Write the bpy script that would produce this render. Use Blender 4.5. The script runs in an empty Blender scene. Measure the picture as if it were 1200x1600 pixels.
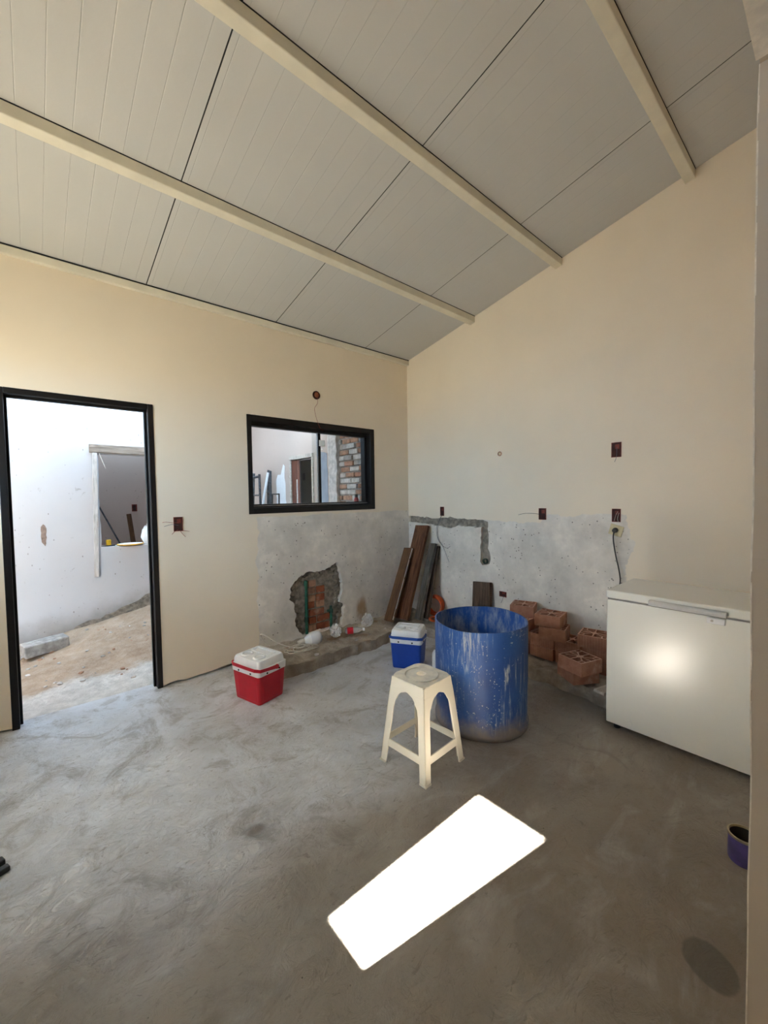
import bpy, bmesh, math, random
from mathutils import Vector, Matrix, noise
from mathutils.geometry import tessellate_polygon
random.seed(7)
scene = bpy.context.scene
COL = scene.collection
PI = math.pi

# ------------------------------------------------------------------ camera
F_PX, YAW, PITCH, ROLL = 633.43, 0.7160, -0.0413, -0.0145
CAM = Vector((-3.297, -3.355, 1.4155))
fwd = Vector((math.sin(YAW)*math.cos(PITCH), math.cos(YAW)*math.cos(PITCH), math.sin(PITCH)))
rt = Vector((math.cos(YAW), -math.sin(YAW), 0)); up = rt.cross(fwd)
r2 = math.cos(ROLL)*rt + math.sin(ROLL)*up
u2 = -math.sin(ROLL)*rt + math.cos(ROLL)*up
cd = bpy.data.cameras.new('camera'); cam = bpy.data.objects.new('camera', cd); COL.objects.link(cam)
cd.sensor_fit = 'HORIZONTAL'; cd.sensor_width = 36.0; cd.lens = 36.0*F_PX/1200.0
cd.clip_start = 0.02; cd.clip_end = 200
cam.matrix_world = Matrix(((r2.x, u2.x, -fwd.x, CAM.x), (r2.y, u2.y, -fwd.y, CAM.y), (r2.z, u2.z, -fwd.z, CAM.z), (0, 0, 0, 1)))
scene.camera = cam

# ------------------------------------------------------------------ sky, sun, exposure
SUN_TAN = 0.85                                  # sun comes along +x at about 40 degrees
world = bpy.data.worlds.new('sky'); scene.world = world; world.use_nodes = True
wn = world.node_tree; wn.nodes.clear()
wo = wn.nodes.new('ShaderNodeOutputWorld'); wb = wn.nodes.new('ShaderNodeBackground')
wb.inputs[0].default_value = (0.54, 0.76, 1.0, 1); wb.inputs[1].default_value = 15.0
wn.links.new(wb.outputs[0], wo.inputs[0])
sd = bpy.data.lights.new('sun', 'SUN'); sun = bpy.data.objects.new('sun', sd); COL.objects.link(sun)
sd.energy = 185.0; sd.angle = math.radians(0.53); sd.color = (1.0, 0.96, 0.90)
sun.rotation_euler = Vector((1, 0, -SUN_TAN)).to_track_quat('-Z', 'Y').to_euler()
sun.location = (-8, -2.4, 8)
scene.view_settings.view_transform = 'Standard'; scene.view_settings.look = 'None'
scene.view_settings.gamma = 1.0; scene.view_settings.use_curve_mapping = False
scene.view_settings.exposure = 0.46
scene.cycles.sample_clamp_indirect = 30.0
scene.cycles.max_bounces = 12; scene.cycles.diffuse_bounces = 8

# ------------------------------------------------------------------ helpers: objects
def tag(o, label=None, cat=None, group=None, kind=None):
    if label: o['label'] = label
    if cat: o['category'] = cat
    if group: o['group'] = group
    if kind: o['kind'] = kind
    return o

def thing(name, label, cat, loc=(0, 0, 0), rz=0.0, group=None, rot=None):
    o = bpy.data.objects.new(name, None); COL.objects.link(o)
    o.location = loc; o.rotation_euler = rot if rot else (0, 0, rz); o.empty_display_size = 0.05
    return tag(o, label, cat, group)

def struct(name):
    o = bpy.data.objects.new(name, None); COL.objects.link(o); o.empty_display_size = 0.05
    return tag(o, kind='structure')

def linkmesh(name, me, parent=None):
    o = bpy.data.objects.new(name, me); COL.objects.link(o)
    if parent: o.parent = parent
    return o

class MB:
    def __init__(s): s.bm = bmesh.new()
    def box(s, lo, hi, M=None):
        lo, hi = Vector(lo), Vector(hi)
        v = [s.bm.verts.new((x, y, z)) for x in (lo.x, hi.x) for y in (lo.y, hi.y) for z in (lo.z, hi.z)]
        if M:
            for q in v: q.co = M @ q.co
        for f in ((0, 1, 3, 2), (4, 6, 7, 5), (0, 4, 5, 1), (2, 3, 7, 6), (0, 2, 6, 4), (1, 5, 7, 3)):
            s.bm.faces.new([v[i] for i in f])
        return s
    def frame(s, p, z, x=None):
        z = Vector(z).normalized()
        x = Vector(x) if x else (Vector((1, 0, 0)) if abs(z.x) < .9 else Vector((0, 1, 0)))
        x = (x - z*x.dot(z)).normalized(); return Vector(p), x, z.cross(x)
    def ring(s, p, x, y, r, n, ry=None):
        ry = ry or r
        return [s.bm.verts.new(p + x*r*math.cos(2*PI*i/n) + y*ry*math.sin(2*PI*i/n)) for i in range(n)]
    def skin(s, rings, closed=True):
        for a, b in zip(rings, rings[1:]):
            n = len(a)
            for i in range(n if closed else n-1):
                s.bm.faces.new((a[i], a[(i+1) % n], b[(i+1) % n], b[i]))
    def cyl(s, p0, p1, r0, r1=None, n=16, caps=True):
        r1 = r0 if r1 is None else r1
        p0, p1 = Vector(p0), Vector(p1)
        _, x, y = s.frame(p0, p1-p0)
        a, b = s.ring(p0, x, y, r0, n), s.ring(p1, x, y, r1, n); s.skin([a, b])
        if caps: s.bm.faces.new(a); s.bm.faces.new(b)
        return s
    def lathe(s, prof, p=(0, 0, 0), axis=(0, 0, 1), n=32):
        # prof: (radius, height) pairs; radius 0 closes
        p, x, y = s.frame(p, axis); z = Vector(axis).normalized(); prev = None
        for r, h in prof:
            if r <= 1e-6: cur = s.bm.verts.new(p+z*h)
            else: cur = s.ring(p+z*h, x, y, r, n)
            if prev is not None:
                if isinstance(prev, list) and isinstance(cur, list): s.skin([prev, cur])
                elif isinstance(prev, list):
                    for i in range(n): s.bm.faces.new((prev[i], prev[(i+1) % n], cur))
                elif isinstance(cur, list):
                    for i in range(n): s.bm.faces.new((prev, cur[(i+1) % n], cur[i]))
            prev = cur
        return s
    def tube(s, pts, r, n=8, caps=True):
        pts = [Vector(p) for p in pts]; rings = []; x = None
        for i, p in enumerate(pts):
            d = (pts[min(i+1, len(pts)-1)]-pts[max(i-1, 0)]).normalized()
            if x is None: _, x, y = s.frame(p, d)
            else:
                x = (x-d*x.dot(d)).normalized(); y = d.cross(x)
            rr = r[i] if isinstance(r, (list, tuple)) else r
            rings.append(s.ring(p, x, y, rr, n))
        s.skin(rings)
        if caps: s.bm.faces.new(rings[0]); s.bm.faces.new(rings[-1])
        return s
    def prism(s, loops, fn, w0, w1):
        # loops: outer polygon then holes, as (u, v); fn(u, v, w) -> point
        flat = [q for l in loops for q in l]
        tris = tessellate_polygon([[Vector((u, v, 0)) for u, v in l] for l in loops])
        a = [s.bm.verts.new(fn(u, v, w0)) for u, v in flat]; b = [s.bm.verts.new(fn(u, v, w1)) for u, v in flat]
        for t in tris:
            try: s.bm.faces.new([a[i] for i in t]); s.bm.faces.new([b[i] for i in t])
            except ValueError: pass
        k = 0
        for l in loops:
            n = len(l)
            for i in range(n):
                j = (i+1) % n
                s.bm.faces.new((a[k+i], a[k+j], b[k+j], b[k+i]))
            k += n
        return s
    def build(s, name, m, parent=None, bevel=0, smooth=False, seg=2, angle=40):
        bmesh.ops.recalc_face_normals(s.bm, faces=s.bm.faces)
        me = bpy.data.meshes.new(name); s.bm.to_mesh(me); s.bm.free()
        me.materials.append(m)
        if smooth:
            for f in me.polygons: f.use_smooth = True
            me.set_sharp_from_angle(angle=math.radians(angle))
        o = linkmesh(name, me, parent)
        if bevel:
            b = o.modifiers.new('bevel', 'BEVEL'); b.width = bevel; b.segments = seg; b.limit_method = 'ANGLE'
            b.harden_normals = bool(smooth)
        return o

def spline(pts, k=8):
    P = [Vector(p) for p in pts]; out = []
    for i in range(len(P)-1):
        a, b, c, d = P[max(i-1, 0)], P[i], P[i+1], P[min(i+2, len(P)-1)]
        for j in range(k):
            t = j/k
            out.append(.5*((2*b)+(c-a)*t+(2*a-5*b+4*c-d)*t*t+(3*b-a-3*c+d)*t**3))
    return out+[P[-1]]

def jag(pts, step=.03, amp=.006, closed=True, rnd=random):
    out = []; n = len(pts)
    for i in range(n if closed else n-1):
        a, b = pts[i], pts[(i+1) % n]; L = math.hypot(b[0]-a[0], b[1]-a[1]); k = max(1, int(L/step))
        for j in range(k):
            t = j/k; q = 0 if False else amp
            out.append((a[0]+(b[0]-a[0])*t+rnd.uniform(-q, q), a[1]+(b[1]-a[1])*t+rnd.uniform(-q, q)))
    if not closed: out.append(pts[-1])
    return out

# ------------------------------------------------------------------ helpers: materials
class NT:
    def __init__(s, name):
        s.m = bpy.data.materials.new(name); s.m.use_nodes = True; s.t = s.m.node_tree
        s.b = s.t.nodes['Principled BSDF']; s.o = s.t.nodes['Material Output']
        s.tc = s.t.nodes.new('ShaderNodeTexCoord'); s.co = s.tc.outputs['Object']
    def link(s, a, b): s.t.links.new(a, b)
    def val(s, sock, v):
        if isinstance(v, bpy.types.NodeSocket): s.link(v, sock)
        elif isinstance(v, (tuple, list)) and len(v) == 3 and sock.type == 'RGBA': sock.default_value = (*v, 1)
        else: sock.default_value = v
    def math(s, op, a, b=0.0, c=None, clamp=False):
        n = s.t.nodes.new('ShaderNodeMath'); n.operation = op; n.use_clamp = clamp
        s.val(n.inputs[0], a); s.val(n.inputs[1], b)
        if c is not None: s.val(n.inputs[2], c)
        return n.outputs[0]
    def scaled(s, k):
        n = s.t.nodes.new('ShaderNodeMapping'); s.link(s.co, n.inputs[0]); n.inputs['Scale'].default_value = k
        return n.outputs[0]
    def noise(s, scale, detail=4, rough=.55, co=None, dist=0.0):
        n = s.t.nodes.new('ShaderNodeTexNoise'); s.link(co or s.co, n.inputs['Vector'])
        n.inputs['Scale'].default_value = scale; n.inputs['Detail'].default_value = detail
        n.inputs['Roughness'].default_value = rough; n.inputs['Distortion'].default_value = dist
        return n.outputs['Fac']
    def voro(s, scale, feature='F1', co=None):
        n = s.t.nodes.new('ShaderNodeTexVoronoi'); n.feature = feature; s.link(co or s.co, n.inputs['Vector'])
        n.inputs['Scale'].default_value = scale; return n.outputs['Distance']
    def step(s, x, lo, hi):                         # smoothstep lo -> hi
        n = s.t.nodes.new('ShaderNodeMapRange'); n.interpolation_type = 'SMOOTHSTEP'
        s.val(n.inputs[0], x); n.inputs[1].default_value = lo; n.inputs[2].default_value = hi
        return n.outputs[0]
    def mix(s, f, a, b):
        n = s.t.nodes.new('ShaderNodeMix'); n.data_type = 'RGBA'
        s.val(n.inputs[0], f); s.val(n.inputs[6], a); s.val(n.inputs[7], b); return n.outputs[2]
    def xyz(s):
        n = s.t.nodes.new('ShaderNodeSeparateXYZ'); s.link(s.co, n.inputs[0]); return n.outputs
    def bump(s, h, strength=.3, dist=.01):
        n = s.t.nodes.new('ShaderNodeBump'); n.inputs['Strength'].default_value = strength
        n.inputs['Distance'].default_value = dist; s.link(h, n.inputs['Height']); s.link(n.outputs[0], s.b.inputs['Normal'])
    def fin(s, col, rough=.8, metal=0.0, spec=.4):
        s.val(s.b.inputs['Base Color'], col); s.val(s.b.inputs['Roughness'], rough)
        s.b.inputs['Metallic'].default_value = metal; s.b.inputs['Specular IOR Level'].default_value = spec
        return s.m

def simple(name, col, rough=.6, var=.15, scale=20, bump=0.0, metal=0.0, spec=.4):
    n = NT(name); f = n.noise(scale, 4)
    d = tuple(c*(1-var) for c in col); l = tuple(min(1, c*(1+var)) for c in col)
    if bump: n.bump(n.noise(scale*4, 3), bump, .004)
    return n.fin(n.mix(n.step(f, .3, .7), d, l), rough, metal, spec)

def wall_paint(name, cream, cement, region, specks=0.0, rust=None):
    """painted wall, with a bare-cement region given by region(n) -> mask socket"""
    n = NT(name)
    f = n.noise(1.3, 5); f2 = n.noise(14, 4)
    paint = n.mix(n.step(f, .3, .7), tuple(c*.94 for c in cream), cream)
    cem = n.mix(n.step(n.noise(3.0, 6, .65), .35, .7), tuple(c*.72 for c in cement), tuple(c*1.08 for c in cement))
    cem = n.mix(n.step(f2, .35, .75), cem, tuple(c*.85 for c in cement))
    pock = n.step(n.voro(26), .17, .11)
    gate = n.step(n.noise(4.5, 3), .47, .56)
    m = region(n) if region else None
    if m is not None:
        col = n.mix(m, paint, cem)
        pk = n.math('MULTIPLY', n.math('MULTIPLY', pock, gate), m)
        col = n.mix(n.math('MULTIPLY', pk, .8), col, (.06, .05, .04))
    else: col = paint
    if rust:                                # rust run down the plaster
        X = n.xyz()
        d = n.math('ADD', n.math('POWER', n.math('ABSOLUTE', n.math('DIVIDE', n.math('SUBTRACT', X[0], rust[0]), .085)), 2), n.math('POWER', n.math('ABSOLUTE', n.math('DIVIDE', n.math('SUBTRACT', X[2], rust[1]), .15)), 2))
        d = n.math('ADD', d, n.math('MULTIPLY', n.noise(9, 6, .65, co=n.scaled((2.2, 1, .8))), 1.6))
        col = n.mix(n.math('MULTIPLY', n.step(d, 1.9, .75), .85), col, (.36, .20, .07))
    if specks:
        k1 = n.math('MULTIPLY', n.step(n.voro(14, co=n.scaled((1.4, 1, .8))), .13, .07), n.step(n.noise(3.1, 3), .48, .56))
        k2 = n.math('MULTIPLY', n.step(n.noise(7, 6, .75, dist=1.5), .63, .70), .5)
        col = n.mix(n.math('MULTIPLY', n.math('MAXIMUM', k1, k2), specks), col, (.16, .13, .11))
    h = n.math('ADD', n.math('MULTIPLY', n.noise(60, 4), .25), n.noise(9, 5))
    n.bump(h, .18, .006)
    return n.fin(col, .85, 0, .25)

# ------------------------------------------------------------------ materials
CREAM = (.80, .71, .572); CEMENT = (.79, .74, .665)
def regA(n):
    X = n.xyz(); w = n.math('MULTIPLY', n.math('SUBTRACT', n.noise(3.2, 6, .6), .5), .22)
    a = n.step(n.math('ADD', X[0], w), -1.845, -1.835)
    b = n.step(n.math('ADD', X[2], n.math('MULTIPLY', w, .35)), 1.245, 1.235)
    return n.math('MULTIPLY', a, b)
def regB(n):
    X = n.xyz(); w = n.math('MULTIPLY', n.math('SUBTRACT', n.noise(3.6, 6, .6), .5), .30)
    a = n.step(n.math('ADD', X[1], w), -2.30, -2.29)
    top = n.math('ADD', 1.155, n.math('MULTIPLY', n.step(X[1], -1.60, -1.68), .085))
    b = n.step(n.math('SUBTRACT', n.math('ADD', X[2], n.math('MULTIPLY', w, .4)), top), .004, -.004)
    return n.math('MULTIPLY', a, b)
def regOut(n):
    X = n.xyz(); w = n.math('MULTIPLY', n.math('SUBTRACT', n.noise(4, 6, .6), .5), .25)
    g = n.math('MULTIPLY', n.math('ADD', X[0], 3.44), .18)
    return n.math('MULTIPLY', n.step(n.math('SUBTRACT', n.math('ADD', X[2], w), g), .20, -.10), .8)
M = {}
M['wallA'] = wall_paint('painted wall with bare cement dado', CREAM, CEMENT, regA, 0.0, (-.71, .225))
M['wallB'] = wall_paint('painted gable with bare cement dado', CREAM, CEMENT, regB)
M['wall'] = wall_paint('cream painted wall', CREAM, CEMENT, None)
M['wallC'] = wall_paint('beige rough plaster', (.56, .48, .38), CEMENT, None)
M['outwall'] = wall_paint('white limewashed wall', (.61, .61, .63), (.34, .31, .27), regOut, .75)
M['outplaster'] = wall_paint('weathered pinkish plaster', (.56, .455, .395), (.4, .37, .33), None, .6)
M['cement_core'] = simple('rough cement', (.25, .22, .18), .95, .35, 25, .8)
M['soffit'] = simple('pale chipped lip and lit soffit', (.80, .74, .64), .9, .12, 30, .5)

def floor_mat():
    n = NT('trowelled concrete floor')
    a = n.step(n.noise(1.1, 8, .62, dist=.6), .33, .68); b = n.step(n.noise(5.5, 8, .65), .32, .72)
    c = n.step(n.noise(2.2, 6, .6, co=n.scaled((1.2, 2.6, 1)), dist=1.2), .5, .78)
    X = n.xyz()
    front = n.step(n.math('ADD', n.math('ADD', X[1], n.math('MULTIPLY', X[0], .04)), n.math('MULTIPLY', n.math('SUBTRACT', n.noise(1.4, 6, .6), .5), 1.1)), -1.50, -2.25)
    skylit_dust = n.mix(a, (.56, .585, .625), (.76, .80, .87)); dim_dirt = n.mix(a, (.215, .18, .14), (.34, .305, .255))  # bluish skylight and foreground dimness painted partly into these dust and dirt tones
    col = n.mix(front, skylit_dust, dim_dirt)
    col = n.mix(n.math('MULTIPLY', b, .30), col, (.33, .305, .27))
    col = n.mix(n.math('MULTIPLY', c, .30), col, (.62, .62, .62))
    s = n.voro(3.1, co=n.scaled((1, 1.4, 1)))
    st = n.math('MULTIPLY', n.step(s, .20, .05), n.step(n.noise(1.9, 3), .52, .62))
    col = n.mix(n.math('MULTIPLY', st, .75), col, (.13, .115, .10))
    sc = n.math('MULTIPLY', n.step(n.noise(9, 5, .7, co=n.scaled((.8, 1.9, 1)), dist=3.0), .60, .67), .50)
    col = n.mix(sc, col, (.16, .145, .125))
    tr = n.math('MULTIPLY', n.step(n.noise(3.4, 9, .74, dist=1.4), .49, .66), .52)
    col = n.mix(tr, col, (.215, .195, .17))
    sp = n.math('MULTIPLY', n.step(n.voro(30), .10, .06), n.step(n.noise(2.7, 2), .60, .66))
    col = n.mix(sp, col, (.10, .085, .07))
    # oval damp stain by the doorway
    X = n.xyz()
    u = n.math('ADD', n.math('MULTIPLY', n.math('ADD', X[0], 1.82), .70), n.math('MULTIPLY', n.math('ADD', X[1], 3.11), -.71))
    v = n.math('ADD', n.math('MULTIPLY', n.math('ADD', X[0], 1.82), .71), n.math('MULTIPLY', n.math('ADD', X[1], 3.11), .70))
    d = n.math('ADD', n.math('POWER', n.math('ABSOLUTE', n.math('DIVIDE', u, .062)), 2), n.math('POWER', n.math('ABSOLUTE', n.math('DIVIDE', v, .075)), 2))
    col = n.mix(n.math('MULTIPLY', n.step(n.math('ADD', d, n.math('MULTIPLY', n.noise(14, 3), .5)), 1.45, 1.1), .7), col, (.09, .08, .065))
    h = n.math('ADD', n.math('MULTIPLY', n.noise(26, 6, .7), .35), n.noise(5, 6, .6, dist=.8))
    h = n.math('ADD', h, n.math('MULTIPLY', n.step(n.noise(7, 6, .7, co=n.scaled((1.1, 1.5, 1)), dist=2.4), .42, .60), .45))
    n.bump(h, .55, .016)
    return n.fin(col, n.math('ADD', .46, n.math('MULTIPLY', a, .16)), 0, .4)
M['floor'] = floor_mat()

def panel_mat():
    n = NT('ribbed grey-white roof panel'); X = n.xyz()
    w = n.math('ABSOLUTE', n.math('SINE', n.math('MULTIPLY', X[0], PI/.0995)))
    rib = n.step(w, .10, 0.0)
    n.bump(n.math('SUBTRACT', n.math('MULTIPLY', n.noise(70, 2), .12), n.math('MULTIPLY', rib, .6)), .55, .004)
    return n.fin(n.mix(n.noise(2, 2), (.55, .55, .535), (.59, .59, .575)), .5, 0, .35)
M['panel'] = panel_mat()
M['seam'] = simple('dark seam and shadow gap', (.025, .025, .025), .9)
M['steel_white'] = simple('cream painted steel purlin', (.74, .70, .58), .55, .06, 6, .1)
def black_steel():
    n = NT('black painted steel'); e = n.step(n.noise(40, 4), .72, .78)
    n.bump(n.noise(30, 3), .1, .002)
    return n.fin(n.mix(n.math('MULTIPLY', e, .3), (.007, .006, .006), (.07, .06, .05)), .42, 0, .3)
M['black'] = black_steel()
M['rail'] = simple('grey rail and reveal highlight', (.32, .33, .35), .35, .1, 20, 0, .8)

def glass(name, tint, refl):
    n = NT(name); t = n.t
    tr = t.nodes.new('ShaderNodeBsdfTransparent'); tr.inputs[0].default_value = (*tint, 1)
    gl = t.nodes.new('ShaderNodeBsdfGlossy'); gl.inputs['Roughness'].default_value = .02
    fr = t.nodes.new('ShaderNodeFresnel'); fr.inputs[0].default_value = refl
    mx = t.nodes.new('ShaderNodeMixShader'); n.link(fr.outputs[0], mx.inputs[0])
    n.link(tr.outputs[0], mx.inputs[1]); n.link(gl.outputs[0], mx.inputs[2]); n.link(mx.outputs[0], n.o.inputs[0])
    return n.m
M['glass'] = glass('clear window glass', (.93, .95, .95), 1.45)
def film():
    n = NT('thin clear plastic'); t = n.t; n.fin((.82, .83, .84), .18, 0, .6)
    tr = t.nodes.new('ShaderNodeBsdfTransparent'); mx = t.nodes.new('ShaderNodeMixShader'); mx.inputs[0].default_value = .32
    n.link(tr.outputs[0], mx.inputs[1]); n.link(n.b.outputs[0], mx.inputs[2]); n.link(mx.outputs[0], n.o.inputs[0]); return n.m
M['film'] = film()

def wood(name, dark, light, axis=2, scale=10, rough=.75):
    n = NT(name); k = [scale*4]*3; k[axis] = scale*.35
    f = n.noise(1.0, 6, .65, co=n.scaled(tuple(k)), dist=.7); g = n.noise(6, 4)
    col = n.mix(n.step(f, .3, .7), dark, light)
    col = n.mix(n.math('MULTIPLY', n.step(g, .52, .72), .5), col, tuple(c*.45 for c in dark))
    n.bump(f, .5, .006); return n.fin(col, rough, 0, .3)
M['wood_brown'] = wood('brown weathered plank', (.06, .028, .014), (.165, .085, .042))
M['wood_red'] = wood('reddish sawn plank', (.065, .023, .011), (.185, .082, .042))
M['wood_grey'] = wood('cement-crusted grey plank', (.055, .048, .038), (.18, .16, .135))
M['wood_dark'] = wood('dark wood offcut', (.035, .022, .016), (.13, .085, .06))
M['wood_pale'] = wood('pale limed timber', (.40, .34, .28), (.66, .60, .53), 0)
M['wood_lintel'] = wood('weathered brown lintel timber', (.20, .155, .12), (.42, .35, .29), 0)
M['wood_limed'] = wood('limed upright timber', (.48, .45, .42), (.72, .70, .68), 2)
M['wood_door'] = wood('red brown door timber', (.10, .03, .018), (.19, .065, .04))

def brick_mat(name, a, b, ribbed=False):
    n = NT(name); col = n.mix(n.step(n.noise(18, 5), .3, .7), a, b)
    oi = n.t.nodes.new('ShaderNodeObjectInfo'); col = n.mix(n.math('MULTIPLY', oi.outputs['Random'], .40), col, tuple(c*.55 for c in a))
    col = n.mix(n.math('MULTIPLY', n.step(n.noise(7, 4), .58, .72), .45), col, (.55, .44, .36))
    n.bump(n.noise(80, 3), .3, .003); return n.fin(col, .88, 0, .25)
M['brick'] = brick_mat('terracotta hollow brick', (.34, .155, .10), (.47, .245, .165))
M['brick_cut'] = brick_mat('pale cut clay face', (.50, .29, .21), (.60, .37, .28))
M['brick_dark'] = brick_mat('dark red clay', (.24, .075, .04), (.38, .13, .07))
M['brick_lime'] = simple('limewashed brick', (.55, .52, .49), .9, .25, 14, .5)
M['brick_old'] = simple('old worn brick', (.36, .20, .13), .9, .4, 16, .6)
M['mortar'] = simple('grey mortar', (.33, .31, .29), .95, .3, 18, .7)

def drum_mat():
    n = NT('scuffed blue plastic'); X = n.xyz()
    streak = n.step(n.noise(1.0, 7, .7, co=n.scaled((24, 24, 2.2)), dist=.5), .54, .64)
    blot = n.step(n.noise(5, 5), .42, .62)
    col = n.mix(n.step(n.noise(3, 5), .3, .7), (.012, .052, .20), (.028, .105, .33))
    col = n.mix(n.math('MULTIPLY', n.math('MULTIPLY', streak, blot), .75), col, (.50, .52, .50))
    s2 = n.math('MULTIPLY', n.step(n.noise(1.0, 8, .75, co=n.scaled((60, 60, 7.0)), dist=.8), .52, .63), n.step(n.noise(2.6, 4), .40, .58))
    col = n.mix(n.math('MULTIPLY', s2, .75), col, (.36, .42, .50))
    spk = n.math('MULTIPLY', n.step(n.noise(75, 3, .6), .63, .69), n.step(n.noise(7, 5), .44, .58))
    col = n.mix(n.math('MULTIPLY', spk, .8), col, (.60, .60, .55))
    low = n.math('MULTIPLY', n.step(n.math('ADD', X[2], n.math('MULTIPLY', n.math('SUBTRACT', n.noise(9, 5), .5), .34)), .17, .0), .85)
    col = n.mix(low, col, (.25, .21, .16))
    n.bump(n.noise(40, 4), .15, .004)
    return n.fin(col, .50, 0, .45)
M['drum'] = drum_mat()
M['drum_in'] = (lambda n: n.fin(n.mix(n.step(n.noise(1.0, 6, .7, co=n.scaled((12, 12, 4))), .42, .70), (.02, .085, .31), (.30, .36, .45)), .6, 0, .3))(NT('cement-smeared blue plastic'))
M['plastic_white'] = simple('white plastic', (.78, .80, .82), .35, .04, 8)
def stool_mat():
    n = NT('aged ivory plastic'); X = n.xyz()
    g = n.math('MULTIPLY', n.step(n.noise(22, 5), .35, .7), n.step(X[2], .447, .459))
    return n.fin(n.mix(n.math('MULTIPLY', g, .6), (.82, .78, .66), (.55, .53, .48)), .42, 0, .4)
M['stool'] = stool_mat()
M['red'] = simple('red plastic', (.46, .006, .022), .38, .08, 8)
M['blue'] = simple('royal blue plastic', (.010, .055, .36), .38, .08, 8)
M['blue_handle'] = simple('deep blue handle plastic', (.014, .075, .38), .4, .06, 8)
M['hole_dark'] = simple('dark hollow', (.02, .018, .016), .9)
M['grey_line'] = simple('grey gasket', (.22, .22, .21), .6)
def freezer_mat():
    n = NT('white enamelled steel'); n.b.inputs['Coat Weight'].default_value = 1.0; n.b.inputs['Coat Roughness'].default_value = .22; n.bump(n.noise(220, 2), .03, .001)
    return n.fin(n.mix(n.noise(3, 2), (.72, .73, .68), (.76, .765, .715)), .30, 0, .6)
M['freezer'] = freezer_mat()
M['freezer_grey'] = simple('pale grey plastic', (.55, .56, .56), .4, .05)
M['chrome'] = simple('worn metal', (.5, .48, .45), .3, .15, 30, 0, 1.0)
M['box_red'] = simple('red brown junction box plastic', (.17, .028, .016), .55, .4, 30)
M['box_in'] = simple('dark box interior', (.045, .014, .010), .8, .3, 30)
M['wire_black'] = simple('black wire', (.012, .012, .013), .5)
M['wire_grey'] = simple('grey blue wire', (.12, .13, .15), .5)
M['wire_red'] = simple('red copper wire', (.30, .06, .04), .5)
M['cord_white'] = simple('off white cord', (.58, .54, .47), .55, .1)
M['plate'] = simple('yellowed socket plate', (.58, .50, .30), .5, .1)
M['orange'] = simple('orange corrugated conduit', (.55, .085, .015), .45, .2, 20)
M['green_pipe'] = simple('green water pipe', (.012, .095, .055), .45, .3, 30)
M['green_dark'] = simple('dark green fitting', (.012, .045, .03), .5, .3, 30)
M['purple'] = simple('dull purple tin', (.075, .06, .19), .45, .25, 20)
M['tin'] = simple('tin rim', (.42, .36, .24), .35, .2, 30, 0, .9)
M['bulb_glass'] = simple('milky bulb', (.66, .68, .72), .3, .03)
M['rubber'] = simple('black rubber', (.014, .014, .014), .5, .3, 40)
M['yellow'] = simple('yellow plastic', (.72, .40, .015), .45, .15)
M['steel_dark'] = simple('dark scaffold steel', (.07, .075, .085), .5, .5, 30, .2, .4)
M['white_paint'] = simple('fresh white paint', (.84, .84, .85), .7, .04)
M['bluegrey'] = simple('blue grey paint', (.28, .32, .38), .8, .12, 8)
M['bare'] = simple('bared brown render', (.27, .20, .165), .95, .3, 20, .5)
M['rust'] = simple('rust', (.30, .14, .04), .9, .4, 20)

def ground_mat():
    n = NT('trodden earth and rubble'); X = n.xyz()
    a = n.step(n.noise(2.2, 8, .65, dist=.5), .3, .7); b = n.step(n.noise(12, 7, .7), .35, .7)
    col = n.mix(a, (.29, .20, .135), (.44, .33, .235)); col = n.mix(n.math('MULTIPLY', b, .5), col, (.52, .43, .34))
    near = n.step(n.math('ADD', X[1], n.math('MULTIPLY', n.math('SUBTRACT', n.noise(2.5, 6, .6), .5), .7)), .74, .58)
    col = n.mix(near, col, n.mix(b, (.50, .48, .45), (.68, .65, .61)))
    n.bump(n.math('ADD', n.noise(9, 8, .7), n.math('MULTIPLY', n.noise(45, 4), .4)), .8, .03)
    return n.fin(col, .95, 0, .15)
M['ground'] = ground_mat()
M['soil'] = simple('dark bounce ground soil', (.165, .155, .125), .95, .3, 3, .5)  # unseen side ground, its colour set for the bounce light
def ledge_mat():
    n = NT('broken cement ledge')
    col = n.mix(n.step(n.noise(6, 7, .65), .3, .7), (.27, .235, .19), (.52, .46, .385))
    col = n.mix(n.math('MULTIPLY', n.step(n.noise(4, 5), .56, .66), .6), col, (.24, .13, .06))
    n.bump(n.math('ADD', n.noise(14, 8, .7), n.math('MULTIPLY', n.noise(60, 3), .4)), .9, .025)
    return n.fin(col, .95, 0, .2)
M['ledge'] = ledge_mat()

# ================================================================== ROOM SHELL
HC, SL = 2.934, 0.2057                      # ceiling height at front wall, slope towards the back
ceil_z = lambda y: HC - SL*y
XL, YB, T = -4.20, -3.235, 0.15             # left wall face, back wall face, wall thickness

# floor
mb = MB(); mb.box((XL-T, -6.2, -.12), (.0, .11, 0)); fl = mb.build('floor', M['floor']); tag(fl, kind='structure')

# front wall: masonry core plus a plaster coat with the knocked-out recess
DX0, DX1, DZ = -3.436, -2.600, 2.10
WX0, WX1, WZ0, WZ1 = -1.900, -0.5085, 1.270, 2.117
rA = random.Random(3)
door_l = [(DX0, -.1), (DX0, DZ), (DX1, DZ), (DX1, -.1)]
win_l = [(WX0, WZ0), (WX1, WZ0), (WX1, WZ1), (WX0, WZ1)]
recess = [(-1.351, .705), (-1.30, .70), (-1.246, .69), (-1.16, .70), (-1.077, .726), (-1.02, .76), (-1.00, .742), (-.975, .66), (-.964, .607), (-.95, .52),
          (-.958, .442), (-.994, .352), (-.94, .33), (-.925, .29), (-.95, .18), (-.965, .11), (-1.42, .11), (-1.45, .15), (-1.487, .22),
          (-1.483, .322), (-1.50, .42), (-1.54, .48), (-1.525, .56), (-1.49, .63), (-1.434, .674), (-1.39, .675)]
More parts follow.
